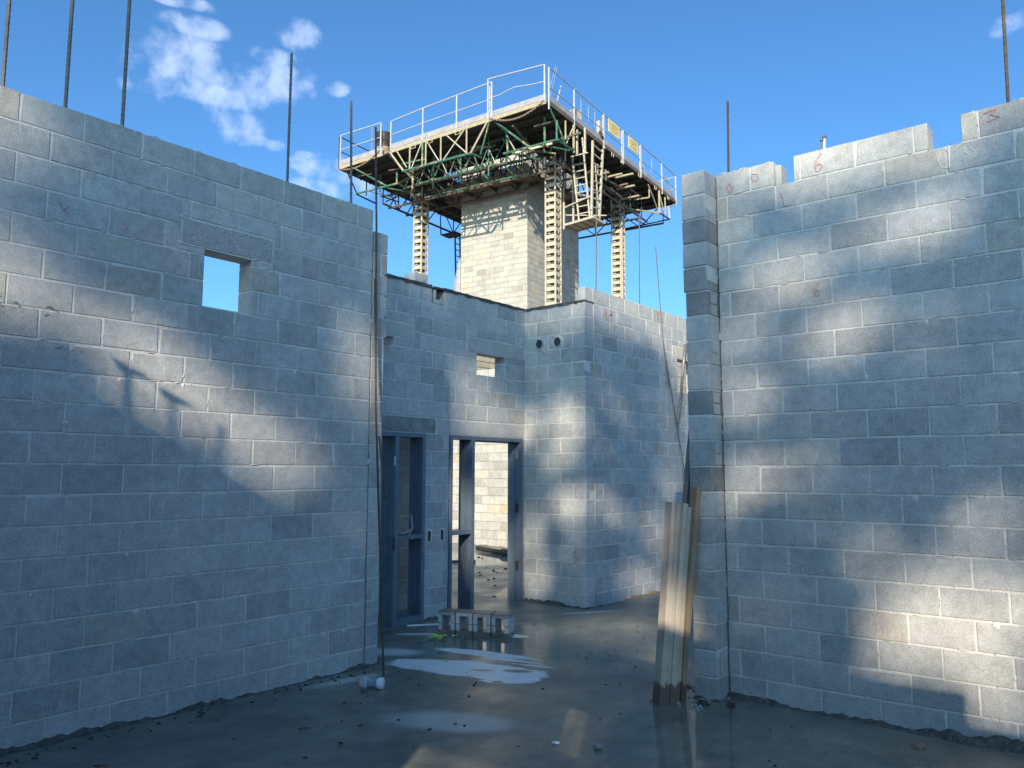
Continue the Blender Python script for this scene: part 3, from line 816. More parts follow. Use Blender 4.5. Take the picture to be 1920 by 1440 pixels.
m = MB(); m.bar((1.12, -.03, 1.0), (1.19, -.03, 1.10), .035, .008); m.bar((1.19, -.03, 1.10), (1.17, -.03, 1.24), .03, .008); m.bar((1.02, -.03, 1.04), (1.16, -.03, 1.07), .035, .008); m.bar((1.2, -.028, 1.02), (1.17, -.028, .965), .04, .006)
m.build('loose_anchor', 'bare', f1)
m = MB(); m.box(.905, .922, -.022, -.016, 1.82, 1.92); m.build('hinge', 'bare', f1)
f2, p2 = door_frame('right blue-grey steel door frame opening onto the sunlit room', 7.135, 7.535, 7.592, 8.58, 'L')
for z in (1.92, 1.20, .42):
    m = MB(); m.box(1.378, 1.395, .02, .06, z, z + .12); m.build('hinge', 'bare' if z > 1.9 else 'dark_steel', f2)

# ------------------------------------------------------------------ rebar
def rebar(label, pts, r=.0095, mat='rebar', group=None, laps=()):
    t = thing('rebar', label, 'rebar', pts[0], 0, group)
    p0 = Vector(pts[0]); pp = [Vector(p) - p0 for p in pts]
    # ribs: slight rings along the bar
    m = MB(); fine = []; rad = []
    for a, b in zip(pp[:-1], pp[1:]):
        n = max(2, int((b - a).length / .022))
        for i in range(n): fine.append(a + (b - a) * i / n); rad.append(r * (1.10 if len(fine) % 2 else .93))
    fine.append(pp[-1]); rad.append(r)
    m.tube(fine, r, 6, True, rad); m.build('bar', mat, t)
    for a, b in laps:
        a, b = Vector(a) - p0, Vector(b) - p0
        m = MB(); m.tube([a, b], r * 1.05, 6); lp = m.build('lap_bar', mat, t)
    return t
gL = 'upright bars on the left wall top'
bt = bL + .06
for i, (a, zt, lab) in enumerate(((1.70, 6.7, 'dark rebar at the far left edge rising from the left wall top'),
                                 (2.085, 6.7, 'tall rebar on the left wall top, second from the left'),
                                 (2.475, 6.7, 'tall rebar on the left wall top, just left of the largest cloud'),
                                 (3.895, 5.47, 'rebar on the left wall top with its tip among the clouds'),
                                 (4.60, 5.28, 'short rebar near the left wall end in front of the platform corner'))):
    rebar(lab, [(a, bt, 20.9 * H), (a - (.03 if i == 4 else 0), bt, zt)], .0125 if i < 3 else .011, 'rebar_grey', gL)
rebar('long lapped rebar leaning from the slab against the left wall end', [(4.754, 5.316, G), (4.835, 5.585, 2.4), (4.845, 5.64, 4.1), (4.86, 5.70, 5.12)], .0095, 'rebar', None,
      laps=[((4.768, 5.352, 1.55), (4.81, 5.50, 2.1)), ((4.842, 5.60, 2.62), (4.848, 5.645, 3.6))])
rebar('rust-brown rebar standing on the right wall above the pier', [(aR + .09, 2.665, 20.9 * H), (aR + .09, 2.652, 4.93)], .0105, 'rebar')
rebar('rust-brown rebar at the far right above the right wall', [(aR + .09, .64, 20.9 * H), (aR + .09, .612, 6.1)], .0105, 'rebar')
rebar('thin grey rebar on the corner wall, near the hanging ladder', [(9.08, bB + .09, 20.9 * H), (9.12, bB + .09, 5.75)], .0095, 'rebar_grey', 'bars on the projecting corner wall')
rebar('thin grey rebar on the corner wall under the far platform end', [(10.27, bB + .09, 20.9 * H), (10.31, bB + .09, 5.72)], .0095, 'rebar_grey', 'bars on the projecting corner wall')
rebar('long lapped rebar leaning on the right face of the projecting corner', [(11.40, 5.52, G), (11.16, 5.70, 1.83), (10.80, 5.822, 3.79), (10.65, 5.84, 5.26)], .0085, 'rebar_grey', None,
      laps=[((11.10, 5.73, 2.2), (11.16, 5.70, 1.86)), ((10.90, 5.79, 3.1), (10.815, 5.818, 3.7))])
for (b, db, hh, mt, lab) in ((1.905, -.035, .11, 'rebar_grey', 'dark slanted bolt in the right wall top left of the pale bolt'), (1.862, -.008, .13, 'white_pipe', 'pale upright bolt in the right wall top')):
    t = thing('anchor_bolt', lab, 'bolt', (aR + .05, b, 20.95 * H))
    m = MB(); m.tube([(0, 0, -.03), (0, db, hh)], .008, 8); m.build('shank', mt, t)
    m = MB(); m.tube([(0, db * .93, hh - .016), (0, db, hh)], .018, 6); m.build('nut', 'rebar_grey', t)
t = thing('flexible_conduit', 'ribbed grey conduit curving out of the window beside the pier', 'conduit', (11.54, 5.8, 3.82))
cp = [(11.75, 5.95, 3.62), (11.60, 5.86, 3.80), (11.47, 5.78, 3.80), (11.33, 5.74, 3.62), (11.25, 5.73, 3.35), (11.2, 5.74, 3.0), (11.13, 5.75, 2.70), (11.08, 5.75, 2.52)]
fine = []; rad = []
for i in range(len(cp) - 1):
    p0, p1, p2, p3 = [Vector(cp[max(0, min(len(cp) - 1, i + q))]) for q in (-1, 0, 1, 2)]
    for j in range(14):
        u = j / 14
        fine.append(.5 * ((2 * p1) + (p2 - p0) * u + (2 * p0 - 5 * p1 + 4 * p2 - p3) * u * u + (3 * p1 - p0 - 3 * p2 + p3) * u ** 3) - Vector((11.54, 5.8, 3.82))); rad.append(.025 if len(rad) % 2 else .021)
m = MB(); m.tube(fine, .023, 8, True, rad); m.build('sheath', 'conduit', t)

# ------------------------------------------------------------------ leaning timber
def plank(label, base, top, wdir, width, thick, mat, group=None, name='plank'):
    base, top = Vector(base), Vector(top); d = top - base; L = d.length; z = d.normalized()
    y = Vector(wdir); y = (y - z * y.dot(z)).normalized(); x = y.cross(z)
    bm = bmesh.new(); bmesh.ops.create_cube(bm, size=1)
    for v in bm.verts: v.co = Vector((v.co.x * thick, v.co.y * width, (v.co.z + .5) * L))
    bmesh.ops.bevel(bm, geom=list(bm.edges), offset=.0022, segments=1, affect='EDGES')
    bmesh.ops.subdivide_edges(bm, edges=[e for e in bm.edges if e.calc_length() > L * .8], cuts=8)
    rn = random.Random(label)
    bow = rn.uniform(-.008, .008)
    for v in bm.verts:
        u = v.co.z / L; v.co.x += bow * math.sin(u * math.pi) + rn.uniform(-.0008, .0008); v.co.z += .012 * v.co.y / width * rn.uniform(.5, 1)
    me = bpy.data.meshes.new(name); bm.to_mesh(me); bm.free()
    o = link(name, me, mat)
    o.matrix_world = Matrix(((x.x, y.x, z.x, base.x), (x.y, y.y, z.y, base.y), (x.z, y.z, z.z, base.z), (0, 0, 0, 1)))
    return tag(o, label, 'plank', group)
gp = 'boards leaning on the pier'
labs = ['leftmost weathered board of the stack leaning on the pier, broad face showing', 'second weathered board from the left leaning on the pier', 'third weathered board from the left leaning on the pier', 'browner narrow board between grey boards leaning on the pier', 'tallest weathered board leaning on the pier, nearest the blocks']
sd = Vector((.87, -.48, 0)); wd = Vector((.50, .866, 0))
for i in range(5):
    b0 = Vector((5.48, 3.03, G)) + sd * (.0485 * i) + wd * (.045 + (0, .004, -.004, .007, -.006)[i])
    tp = Vector((5.79, 3.068, 1.54)) + Vector((.25, -.97, 0)) * (.0475 * i) + wd * (.02 + (0, .004, -.005, .008, -.008)[i])
    if i == 4: tp = tp + (tp - b0).normalized() * .12
    tp = tp - (tp - b0).normalized() * (0, .012, .004, .035, 0)[i]
    plank(labs[i], b0, tp, wd, .105 if i == 0 else (.092 if i != 3 else .086), .0440, 'wood', gp)
plank('tall dark grey board leaning behind the pier above the plank stack', (5.96, 3.20, G), (6.22, 3.03, 2.5), (1, .3, 0), .28, .04, 'board', None)

# ------------------------------------------------------------------ things on the slab
def half_block(label, loc, rz):
    t = thing('hollow_block', label, 'concrete block', loc, rz, 'hollow blocks in a row before the doors')
    w, hh, d = .190, .242, .194        # width, height, depth; the core runs front to back
    m = MB(); m.box(-w / 2, w / 2, 0, d, 0, .050); m.build('web', 'wet_block', t)
    m = MB(); m.box(-w / 2, w / 2, .001, d, hh - .042, hh - .006); m.build('web', 'cmu_dark', t)
    m = MB(); m.box(-w / 2 - .001, w / 2 + .001, -.002, d + .001, hh - .006, hh); m.build('wet_top', 'wet_block', t)
    for s in (-1, 1):
        m = MB(); a, b = sorted((s * w / 2, s * (w / 2 - .043))); m.box(a, b, .001, d - .001, .050, hh - .042); m.build('face_shell', 'cmu_dark', t)
        m = MB(); m.box(a - .001, b + .001, -.002, .012, .118, .124); m.build('groove', 'flat_dark', t)
    return t
pA, pB = Vector((6.335, 6.12, G)), Vector((6.575, 5.52, G))
dv = (pB - pA).normalized(); rz = math.atan2(dv.y, dv.x)
for i, lab in enumerate(('leftmost hollow block of the row of four before the doors', 'second hollow block from the left in the row before the doors', 'third hollow block from the left in the row before the doors', 'rightmost hollow block of the row of four before the doors')):
    p = pA + dv * (.02 + .203 * i)
    half_block(lab, p, rz + random.uniform(-.03, .03))
# bottle on its side
t = thing('plastic_bottle', 'clear plastic bottle lying on its side by the left wall end', 'bottle', (4.44, 4.98, G + .048), math.atan2(.19, -.08))
def bl(prof, name, mat):
    m = MB(); m.lathe(prof, 22); o = m.build(name, mat, t, True); o.rotation_euler = (0, R(90), 0); return o
bl([(.0, -.005), (.044, -.005), (.047, .004), (.047, .022), (.043, .034)], 'base', 'white_band')
bl([(.043, .034), (.040, .05), (.0405, .10), (.043, .118)], 'sleeve', 'label_white')
bl([(.043, .118), (.046, .13), (.045, .155), (.038, .178), (.022, .192), (.019, .197)], 'shoulder', 'bottle')
bl([(.019, .197), (.0205, .199), (.0205, .222), (.0, .222)], 'cap', 'cap')
# lime sprig
t = thing('leaf_sprig', 'bright lime green leafy sprig lying left of the hollow blocks', 'leaves', (6.11, 5.96, G + .004))
m = MB(); m.tube([(-.30, .02, .002), (-.12, .01, .006), (.05, -.02, .012)], .004, 5); m.build('stem', 'debris', t)
rn = random.Random(4)
for i in range(13):
    an = rn.uniform(0, 6.28); rr = rn.uniform(.01, .10); L = rn.uniform(.05, .085); w = L * .42
    p = Vector((.03 + rr * math.cos(an) * .9, -.02 + rr * math.sin(an) * 1.1, rn.uniform(.004, .03)))
    d = Vector((math.cos(an), math.sin(an), rn.uniform(-.05, .35))).normalized(); q = d.cross(Vector((0, 0, 1))).normalized()
    m = MB(); m.v = [tuple(p), tuple(p + d * L * .35 + q * w + Vector((0, 0, .006))), tuple(p + d * L), tuple(p + d * L * .35 - q * w + Vector((0, 0, .006))), tuple(p + d * L * .4)]
    m.f = [(0, 1, 4), (1, 2, 4), (2, 3, 4), (3, 0, 4)]; m.build('leaf', 'lime', t)
def pebble(label, x, y, r, mat='stone', sq=.6, cat='rubble', group=None, name='rubble_piece'):
    bm = bmesh.new(); bmesh.ops.create_icosphere(bm, subdivisions=1, radius=r)
    rn = random.Random(int(x * 977 + y * 331))
    for v in bm.verts: v.co *= rn.uniform(.65, 1.2); v.co.z = v.co.z * sq
    me = bpy.data.meshes.new(name); bm.to_mesh(me); bm.free()
    o = link(name, me, mat, None, (x, y, G + r * sq * .6), (0, 0, rn.uniform(0, 6)))
    return tag(o, label, cat, group)
pebble('fist-sized grey rubble lump on the wet slab before the planks', 4.40, 2.89, .038)
pebble('flat pale mortar crumb on the sunlit streak of slab', 4.31, 3.15, .03, 'white_band', .35)
pebble('dark small rubble lump at the foot of the right wall', 5.80, 2.62, .04, 'debris')
pebble('brown stained chip at the foot of the right wall under its shadow', 5.72, 1.32, .05, 'plank', .4)
pebble('dark lump at the planks\' foot beside the pier', 5.70, 2.80, .05, 'debris', .5)
pebble('pale pebble behind the planks beside the pier', 6.05, 3.03, .03, 'white_pipe')
rn = random.Random(77)
def crumbs(name, n, fn, mat, r0, r1):
    m = MB()
    for i in range(n):
        x, y = fn(); r = rn.uniform(r0, r1); a = rn.uniform(0, 6.28)
        c, s_ = math.cos(a), math.sin(a)
        P = [(r * rn.uniform(.6, 1.5) * q, r * rn.uniform(.4, 1) * w) for q, w in ((-1, -1), (1, -1), (1, 1), (-1, 1))]
        b = [(x + p * c - q * s_, y + p * s_ + q * c, G - .001) for p, q in P]
        tp = [(x + (p * c - q * s_) * .6, y + (p * s_ + q * c) * .6, G + r * rn.uniform(.4, .9)) for p, q in P]
        m.quadbox(b + tp)
    o = m.build(name, mat); o['kind'] = 'stuff'; o['label'] = 'scattered dark crumbs and grit on the wet slab'
    return o
def any_floor():
    while True:
        x, y = rn.uniform(2.2, 8.6), rn.uniform(.8, 6.7)
        if x < 5.8 or y > 3.2:
            if y < 5.6 or x > 5.1: return x, y
crumbs('floor_grit', 120, any_floor, 'debris', .004, .015)
crumbs('far_floor_grit', 130, lambda: (rn.uniform(8, 13.5), rn.uniform(7.2, 13)), 'debris', .008, .03)
crumbs('wall_foot_grit', 70, lambda: (rn.uniform(1.7, 4.9), 5.58 - abs(rn.gauss(0, .09))), 'debris', .004, .016)
crumbs('pier_foot_grit', 60, lambda: (rn.uniform(5.5, 6.2), rn.uniform(2.7, 3.15)), 'stone', .005, .022)
for i, (x, y, lab) in enumerate(((3.43, 4.63, 'curled brown leaf on the slab below the plastic bottle'), (3.41, 4.18, 'curled brown leaf on the slab, nearest the dry patch'), (2.24, 4.98, 'curled brown leaf near the foot of the left wall'), (3.98, 4.92, 'brown leaf scrap between bottle and left wall'), (4.30, 5.02, 'dark twisted leaf against the bottle cap'))):
    t = thing('dead_leaf', lab, 'leaf', (x, y, G + .003), rn.uniform(0, 6), 'dead leaves on the slab')
    for j in range(3):
        a = rn.uniform(0, 6.28); L = .05
        m = MB(); m.v = [(0, 0, .004), (L * .5 * math.cos(a + .4), L * .5 * math.sin(a + .4), .018), (L * math.cos(a), L * math.sin(a), .006), (L * .5 * math.cos(a - .4), L * .5 * math.sin(a - .4), .012)]
        m.f = [(0, 1, 2), (0, 2, 3)]; m.build('blade', 'dead_leaf', t)
t = thing('black_pipe', 'black pipe lying on the sunlit floor beyond the right door frame', 'pipe', (13.5, 12.05, G + .05))
m = MB(); m.tube([(0, 0, 0), (-.5, -1.30, 0)], .05, 10); m.build('tube', 'pipe', t)
m = MB(); m.tube([(-.42, -1.1, 0), (-.8, -2.05, .01)], .085, 10); m.build('collar', 'pipe', t)
t = thing('white_pipe', 'thin white pipe lying on the floor behind the hollow blocks', 'pipe', (6.35, 6.72, G + .014))
m = MB(); m.tube([(0, 0, 0), (.42, -.30, .0)], .012, 8); m.build('tube', 'white_pipe', t)
t = thing('black_pipe', 'short dark pipe on the floor seen through the sidelight', 'pipe', (11.2, 10.75, G + .03))
m = MB(); m.tube([(0, 0, 0), (.35, -.4, 0)], .028, 8); m.build('tube', 'pipe', t)

# ------------------------------------------------------------------ block tower with the work platform
C0 = (19.07, 14.17)
TH = R(6.6)
TW = thing('block_tower', 'tall pale block tower standing behind the walls under the work platform', 'tower', (C0[0], C0[1], 0), TH)
ss_, st_ = 3.25, 2.755
pl_ = wall_pieces(0, 71, lambda k: st_ if k % 2 == 0 else st_ + .2, 5.75, lambda k: st_ + (0 if k % 2 == 0 else -H), [])
pr_ = wall_pieces(0, 71, lambda k: ss_ + (.2 if k % 2 == 0 else 0), 7.24, lambda k: ss_ + (.2 + H if k % 2 == 0 else 0), [])
c1 = block_wall(TW, 'y', ss_, 1, T8, pl_, mat='cmu_pale', vis=lambda s, z: z > 7.5 and z < 12.2 or z > 12.5, limit=215, rnd=61)
c2 = block_wall(TW, 'x', st_, 1, T8, pr_, mat='cmu_pale', vis=lambda s, z: z > 7.7 and z < 12.3 and (s < 4.2 or s > 5.2), limit=300 - c1, rnd=62)
m = MB(); m.box(ss_ + .006, 7.234, st_ + .006, 5.744, 0, 71 * H - .03); m.build('mortar', 'mortar_tan', TW)

def tpar(name, label, cat): return thing(name, label, cat, (C0[0], C0[1], 0), TH)
# masts
plate_mb = MB(); plate_mb.box(-.15, .15, -.004, .004, 0, .13)
plate_me = plate_mb.mesh('plate')
plate_me.materials.append(M['mast'])
rung_mb = MB(); rung_mb.bar((-.15, .03, .13), (.12, .12, .22), .03, .02); rung_me = rung_mb.mesh('brace'); rung_me.materials.append(M['mast'])
def mast(label, x, y):
    t = tpar('platform_mast', label, 'mast'); t['group'] = 'lattice masts carrying the platform'
    for sx in (-1, 1):
        for sy in (-1, 1):
            m = MB(); cx, cy = x + sx * .19, y + sy * .19
            m.box(cx - .025, cx + .025, cy - .025, cy + .025, G, 12.75); m.build('corner_post', 'mast', t)
    for i in range(22):
        z = 6.9 + i * .262
        for (dx, dy, rz) in ((-.2, 0, math.pi / 2), (0, -.2, 0), (.2, 0, math.pi / 2), (0, .2, 0)):
            link('plate', plate_me, None, t, (x + dx, y + dy, z), (0, 0, rz))
        m = MB(); m.box(x - .11, x + .11, y - .11, y + .11, z + .02, z + .25); m.build('dark_core', 'brown_steel', t)  # dark core added to stand in for shade behind the plates
        link('brace', rung_me, None, t, (x, y, z), (0, 0, 0)); link('brace', rung_me, None, t, (x, y, z), (0, 0, math.pi / 2))
    return t
mast('cream lattice mast in front of the tower right of its corner', 2.6, 1.3)
mast('cream lattice mast left of the tower', 2.6, 7.2)
mast('cream lattice mast right of the tower, half in shadow', 7.9, 1.3)

PF = tpar('work_platform', 'square mast-climbing work platform with railings round the tower top', 'work platform')
def zl(e2): return 13.46 - .028 * e2           # left edge sags towards its far end
def P(name, mb, mat): return mb.build(name, mat, PF)
# decks
def deck(x0, x1, y0, y1):
    m = MB()
    za, zb = zl(y0) - .10, zl(y1) - .10
    m.quadbox([(x0, y0, za), (x1, y0, za), (x1, y1, zb), (x0, y1, zb), (x0, y0, za + .06), (x1, y0, za + .06), (x1, y1, zb + .06), (x0, y1, zb + .06)])
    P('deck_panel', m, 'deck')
    n = int((x1 - x0) / .6)
    for i in range(1, n + 1):
        x = x0 + (x1 - x0) * i / (n + 1)
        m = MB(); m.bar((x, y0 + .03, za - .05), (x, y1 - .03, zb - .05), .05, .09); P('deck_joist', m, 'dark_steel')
deck(.03, 2.2, .03, 2.2); deck(.03, 2.72, 2.21, 6.3); deck(.03, 3.2, 6.31, 9.05)
deck(2.21, 11.02, .03, 2.25); deck(3.21, 11.02, 6.3, 9.05); deck(8.0, 11.02, 2.26, 6.29)
# edge channels and toe boards
def edge(a, b, za, zb, toe=True, chan='cream'):
    a, b = Vector(a), Vector(b)
    m = MB(); m.bar((a.x, a.y, za - .06), (b.x, b.y, zb - .06), .04, .13); P('edge_channel', m, chan)
    if toe:
        m = MB(); m.bar((a.x, a.y, za + .115), (b.x, b.y, zb + .115), .025, .19); P('toe_board', m, 'alu')
edge((0, .06), (0, 2.2), zl(0), zl(2.2)); edge((0, 2.22), (0, 6.5), zl(2.2), zl(6.5)); edge((0, 6.9), (0, 9.05), zl(6.9), zl(9.05))
edge((.05, 0), (4.2, 0), 13.44, 13.46, True, 'brown_steel'); edge((4.22, 0), (7.6, 0), 13.46, 13.46, True, 'brown_steel'); edge((7.62, 0), (11.05, 0), 13.46, 13.44, True, 'brown_steel')
edge((.02, 9.07), (11, 9.07), zl(9), zl(9), True, 'dark_steel'); edge((11.05, .05), (11.05, 9.05), 13.44, zl(9), True, 'dark_steel')
# railings
def railing(posts, tops, mid=.52, mat='galv', bent=None):
    """posts: list of (x, y, zbase); tops: z of the rail at each post"""
    t = None
    frame = bpy.data.objects.new('railing', None); COL.objects.link(frame); frame.parent = PF
    for (x, y, z), zt in zip(posts, tops):
        m = MB(); m.bar((x, y, z - .05), (x, y, zt), .042); m.build('post', mat, frame)
    for i in range(len(posts) - 1):
        a, b = posts[i], posts[i + 1]
        m = MB(); m.tube([(a[0], a[1], tops[i]), (b[0], b[1], tops[i + 1])], .021, 6); m.build('top_rail', mat, frame)
        za, zb = a[2] + (tops[i] - a[2]) * mid, b[2] + (tops[i + 1] - b[2]) * mid
        pts = [(a[0], a[1], za), (b[0], b[1], zb)]
        if bent and i in bent:
            pts = [(a[0] + (b[0] - a[0]) * u, a[1] + (b[1] - a[1]) * u, za + (zb - za) * u + d) for u, d in ((0, 0), (.25, .03), (.5, .10), (.62, .07), (.8, -.02), (1, -.03))]
        m = MB(); m.tube(pts, .017, 6); m.build('mid_rail', mat, frame)
    return frame
railing([(-.02, .10, 13.46), (-.02, 2.27, 13.40)], [14.64, 14.76], bent=(0,))
railing([(-.02, 2.12, 13.4), (-.02, 3.56, 13.36), (-.02, 5.03, 13.32), (-.02, 6.5, 13.28)], [14.62, 14.54, 14.46, 14.34])
railing([(-.02, 6.98, 13.27), (-.02, 9.0, 13.22)], [14.41, 14.40])
railing([(.05, -.02, 13.2), (1.73, -.02, 13.2), (3.92, -.02, 13.3)], [14.54, 14.54, 14.53])
railing([(3.99, -.02, 13.3), (5.5, -.02, 13.3)], [14.54, 14.54]); railing([(5.62, -.02, 13.3), (7.18, -.02, 13.3)], [14.56, 14.56])
railing([(7.26, -.02, 13.3), (9.42, -.02, 13.3), (11.0, -.02, 13.3)], [14.58, 14.60, 14.54])
railing([(0, 9.08, 13.2), (2.2, 9.08, 13.2)], [14.38, 14.38], mat='dark_steel')
railing([(11.07, 0, 13.4), (11.07, 1.6, 13.4), (11.07, 3.2, 13.4)], [14.54, 14.4, 14.54])
m = MB(); m.bar((11.0, .1, 13.6), (10.6, .3, 14.5), .04); P('loose_bar', m, 'chain')
m = MB(); m.bar((1.15, 3.0, 13.4), (1.15, 3.0, 15.2), .035); P('tall_pole', m, 'galv')
m = MB(); m.bar((.5, 7.9, 13.3), (.55, 7.95, 14.7), .025); P('thin_pole', m, 'chain')
m = MB(); m.bar((.75, .15, 13.5), (1.15, .15, 14.45), .03); P('leaning_rod', m, 'galv')
# whip aerials above the corner
for q in (0, .12):
    m = MB(); m.bar((.55 + q, .3, 13.9), (.95 + q, .25, 15.1), .008); P('wire', m, 'galv')
for x in (2.35, 2.9, 3.4, 8.5):
    m = MB(); m.bar((x, .05, 13.9), (x, .05, 14.5), .012); P('wire', m, 'galv')
# signs on the right rail
for x0, x1 in ((4.26, 5.22), (6.0, 6.9)):
    m = MB(); m.box(x0, x1, -.07, -.055, 14.02, 14.50); s_ = P('sign_board', m, 'sign')
    c = (x0 + x1) / 2
    for (a, b, cc, d) in ((-.30, 14.36, .30, 14.40), (-.22, 14.27, .24, 14.31), (-.30, 14.17, .28, 14.19), (-.25, 14.10, .2, 14.115)):
        m = MB(); m.bar((c + a, -.073, b), (c + cc, -.073, d), .004, .022 if b > 14.2 else .01); m.build('print_line', 'sign_ink', s_)
m = MB(); m.box(3.75, 3.9, .04, .16, 13.75, 14.25); P('control_box', m, 'ivory')
m = MB(); m.tube([(3.62, 0, 13.75), (3.7, -.05, 13.62), (3.85, -.05, 13.6), (3.92, 0, 13.75), (3.8, .03, 13.86)], .025, 6); P('cable_loop', m, 'dark_steel')
m = MB(); m.box(7.32, 7.6, .02, .12, 13.75, 13.9); P('control_box', m, 'galv')
# trusses
def truss(bars, w=.05):
    t = bpy.data.objects.new('truss', None); COL.objects.link(t); t.parent = PF
    for b in bars:
        a, c = b[0], b[1]; mat = b[2] if len(b) > 2 else 'green'; ww = b[3] if len(b) > 3 else w
        m = MB(); m.tube([a, c], ww / 2, 6); m.build('brace' if (len(b) < 5) else b[4], mat, t)
    return t
zb = 12.36
def y0(e2, z): return (0, e2, z)
truss([(y0(2.95, zb), y0(5.95, zb), 'green', .075, 'chord'), (y0(2.26, 13.36), y0(2.98, zb), 'cream', .075), (y0(6.55, 13.2), y0(5.9, zb), 'cream', .075),
       (y0(6.25, 13.2), y0(5.75, zb + .1), 'cream'), (y0(5.62, 13.2), y0(5.62, zb), 'cream', .06), (y0(5.05, 13.22), y0(5.05, zb), 'green', .07), (y0(4.90, 13.22), y0(4.90, zb), 'cream', .06),
       (y0(4.24, 13.26), y0(4.24, zb), 'cream', .06), (y0(3.15, 13.3), y0(3.15, zb), 'cream', .06),
       (y0(5.55, zb), y0(5.1, 13.2), 'ivory', .045), (y0(4.85, 13.2), y0(4.3, zb), 'ivory', .045), (y0(4.15, zb), y0(3.2, 13.3), 'ivory', .05), (y0(4.05, 13.28), y0(3.1, zb), 'ivory', .05),
       (y0(2.2, 13.36), (.25, 2.75, zb), 'green', .06), (y0(2.95, zb), (.5, 2.9, zb), 'green', .06)])
x9 = .95; zc = 12.22
truss([((x9, 2.55, zc), (x9, 6.1, zc), 'green', .065, 'chord'), ((x9, 2.6, 12.9), (x9, 6.1, 12.9), 'green', .05, 'chord')] +
      [((x9, e, zc), (x9, e + .33, 12.9), 'green' if i % 3 else 'ivory', .035) for i, e in enumerate([2.6 + .68 * j for j in range(5)])] +
      [((x9, e + .33, 12.9), (x9, e + .66, zc), 'green', .035) for e in [2.6 + .68 * j for j in range(5)]] +
      [((x9, e, zc - .35), (x9, e, 13.3), 'green', .06) for e in (2.9, 4.1, 5.3)] +
      [((0, e, zb), (x9, e, zc), 'green', .045) for e in (3.3, 4.6, 5.8)] + [((0, e, zb), (1.6, e + .25, zc - .35), 'brown_steel', .04) for e in (3.9, 5.2)])
x8 = 1.7; zd_ = 11.98
truss([((x8, 1.7, zd_), (x8, 6.3, zd_), 'green', .06, 'chord'), ((x8, 1.7, 12.5), (x8, 6.3, 12.5), 'green', .05, 'chord')] +
      [((x8, 1.8 + .5 * i, zd_ if i % 2 else 12.5), (x8, 2.3 + .5 * i, 12.5 if i % 2 else zd_), 'green' if i % 2 else 'dark_steel', .035) for i in range(8)])
# corner module
truss([((.62, 2.08, zb), (.6, -.01, zb), 'green', .07, 'chord'), ((.6, -.01, zb), (1.66, -.01, zb), 'green', .07, 'chord'), ((.1, .05, 13.35), (.6, .02, zb + .55), 'green', .065), ((.6, .02, zb + .65), (.6, .02, zb), 'green', .07),
       ((.6, .02, zb + .6), (1.1, 0, zb + .06), 'green', .06), ((1.69, -.01, 13.25), (1.69, -.01, zb - .06), 'cream', .08), ((1.15, .0, 13.2), (1.15, 0, zb + .2), 'cream', .06), ((1.62, 0, 13.1), (1.22, 0, zb + .1), 'ivory', .045),
       ((.12, 2.1, 13.3), (.62, 1.05, zb), 'green', .075), ((.62, 1.3, zb), (1.55, .6, zb), 'green', .06), ((.62, .7, zb), (1.6, .1, zb + .02), 'green', .055), ((.62, 1.9, zb), (1.75, 1.2, zb - .02), 'green', .06),
       ((.62, 1.9, zb), (.62, 1.95, zb + .7), 'green', .07), ((.62, 1.95, zb + .7), (.4, 2.15, 13.3), 'green', .055), ((.62, 1.95, zb + .6), (.62, 1.6, zb), 'cream', .05), ((.75, .55, zb), (.65, .5, 13.3), 'green', .075),
       ((1.3, 1.6, zb), (1.3, 1.6, 13.3), 'brown_steel', .05), ((1.3, .9, zb), (1.3, .9, 13.3), 'brown_steel', .05)])
m = MB(); m.box(.85, .9, .35, 1.9, zb + .02, zb + .16); P('timber', m, 'plywood')
# far left module
truss([((.8, 6.85, zb), (.8, 8.95, zb), 'green', .07, 'chord'), ((.8, 8.95, zb), (2.0, 9.05, zb), 'dark_steel', .06, 'chord'), ((.8, 6.85, zb), (1.9, 6.95, zb - .05), 'green', .06), ((.0, 8.75, 13.1), (.8, 8.9, zb), 'dark_steel', .06),
       ((.05, 8.5, 13.1), (.85, 7.4, zb), 'green', .065), ((.1, 6.7, 13.2), (.85, 6.15, zb), 'green', .08), ((.8, 6.9, zb), (.8, 6.9, 12.95), 'green', .07), ((.8, 7.6, zb), (1.9, 7.0, zb), 'green', .05), ((.8, 8.3, zb), (1.9, 8.0, zb), 'cream', .05),
       ((1.1, 8.0, zb - .02), (1.1, 8.0, 13.1), 'green', .05), ((1.1, 8.7, zb - .02), (1.1, 8.7, 13.1), 'dark_steel', .05), ((.8, 6.15, zb - .35), (.8, 6.15, 13.2), 'cream', .07), ((.8, 6.1, zb), (1.6, 6.9, zb - .3), 'cream', .06)])
m = MB(); m.bar((1.75, 6.95, zb - .12), (1.75, 6.75, zb - .28), .12, .1); m.bar((1.75, 6.75, zb - .28), (1.9, 6.7, zb - .05), .06); P('clamp', m, 'ivory')
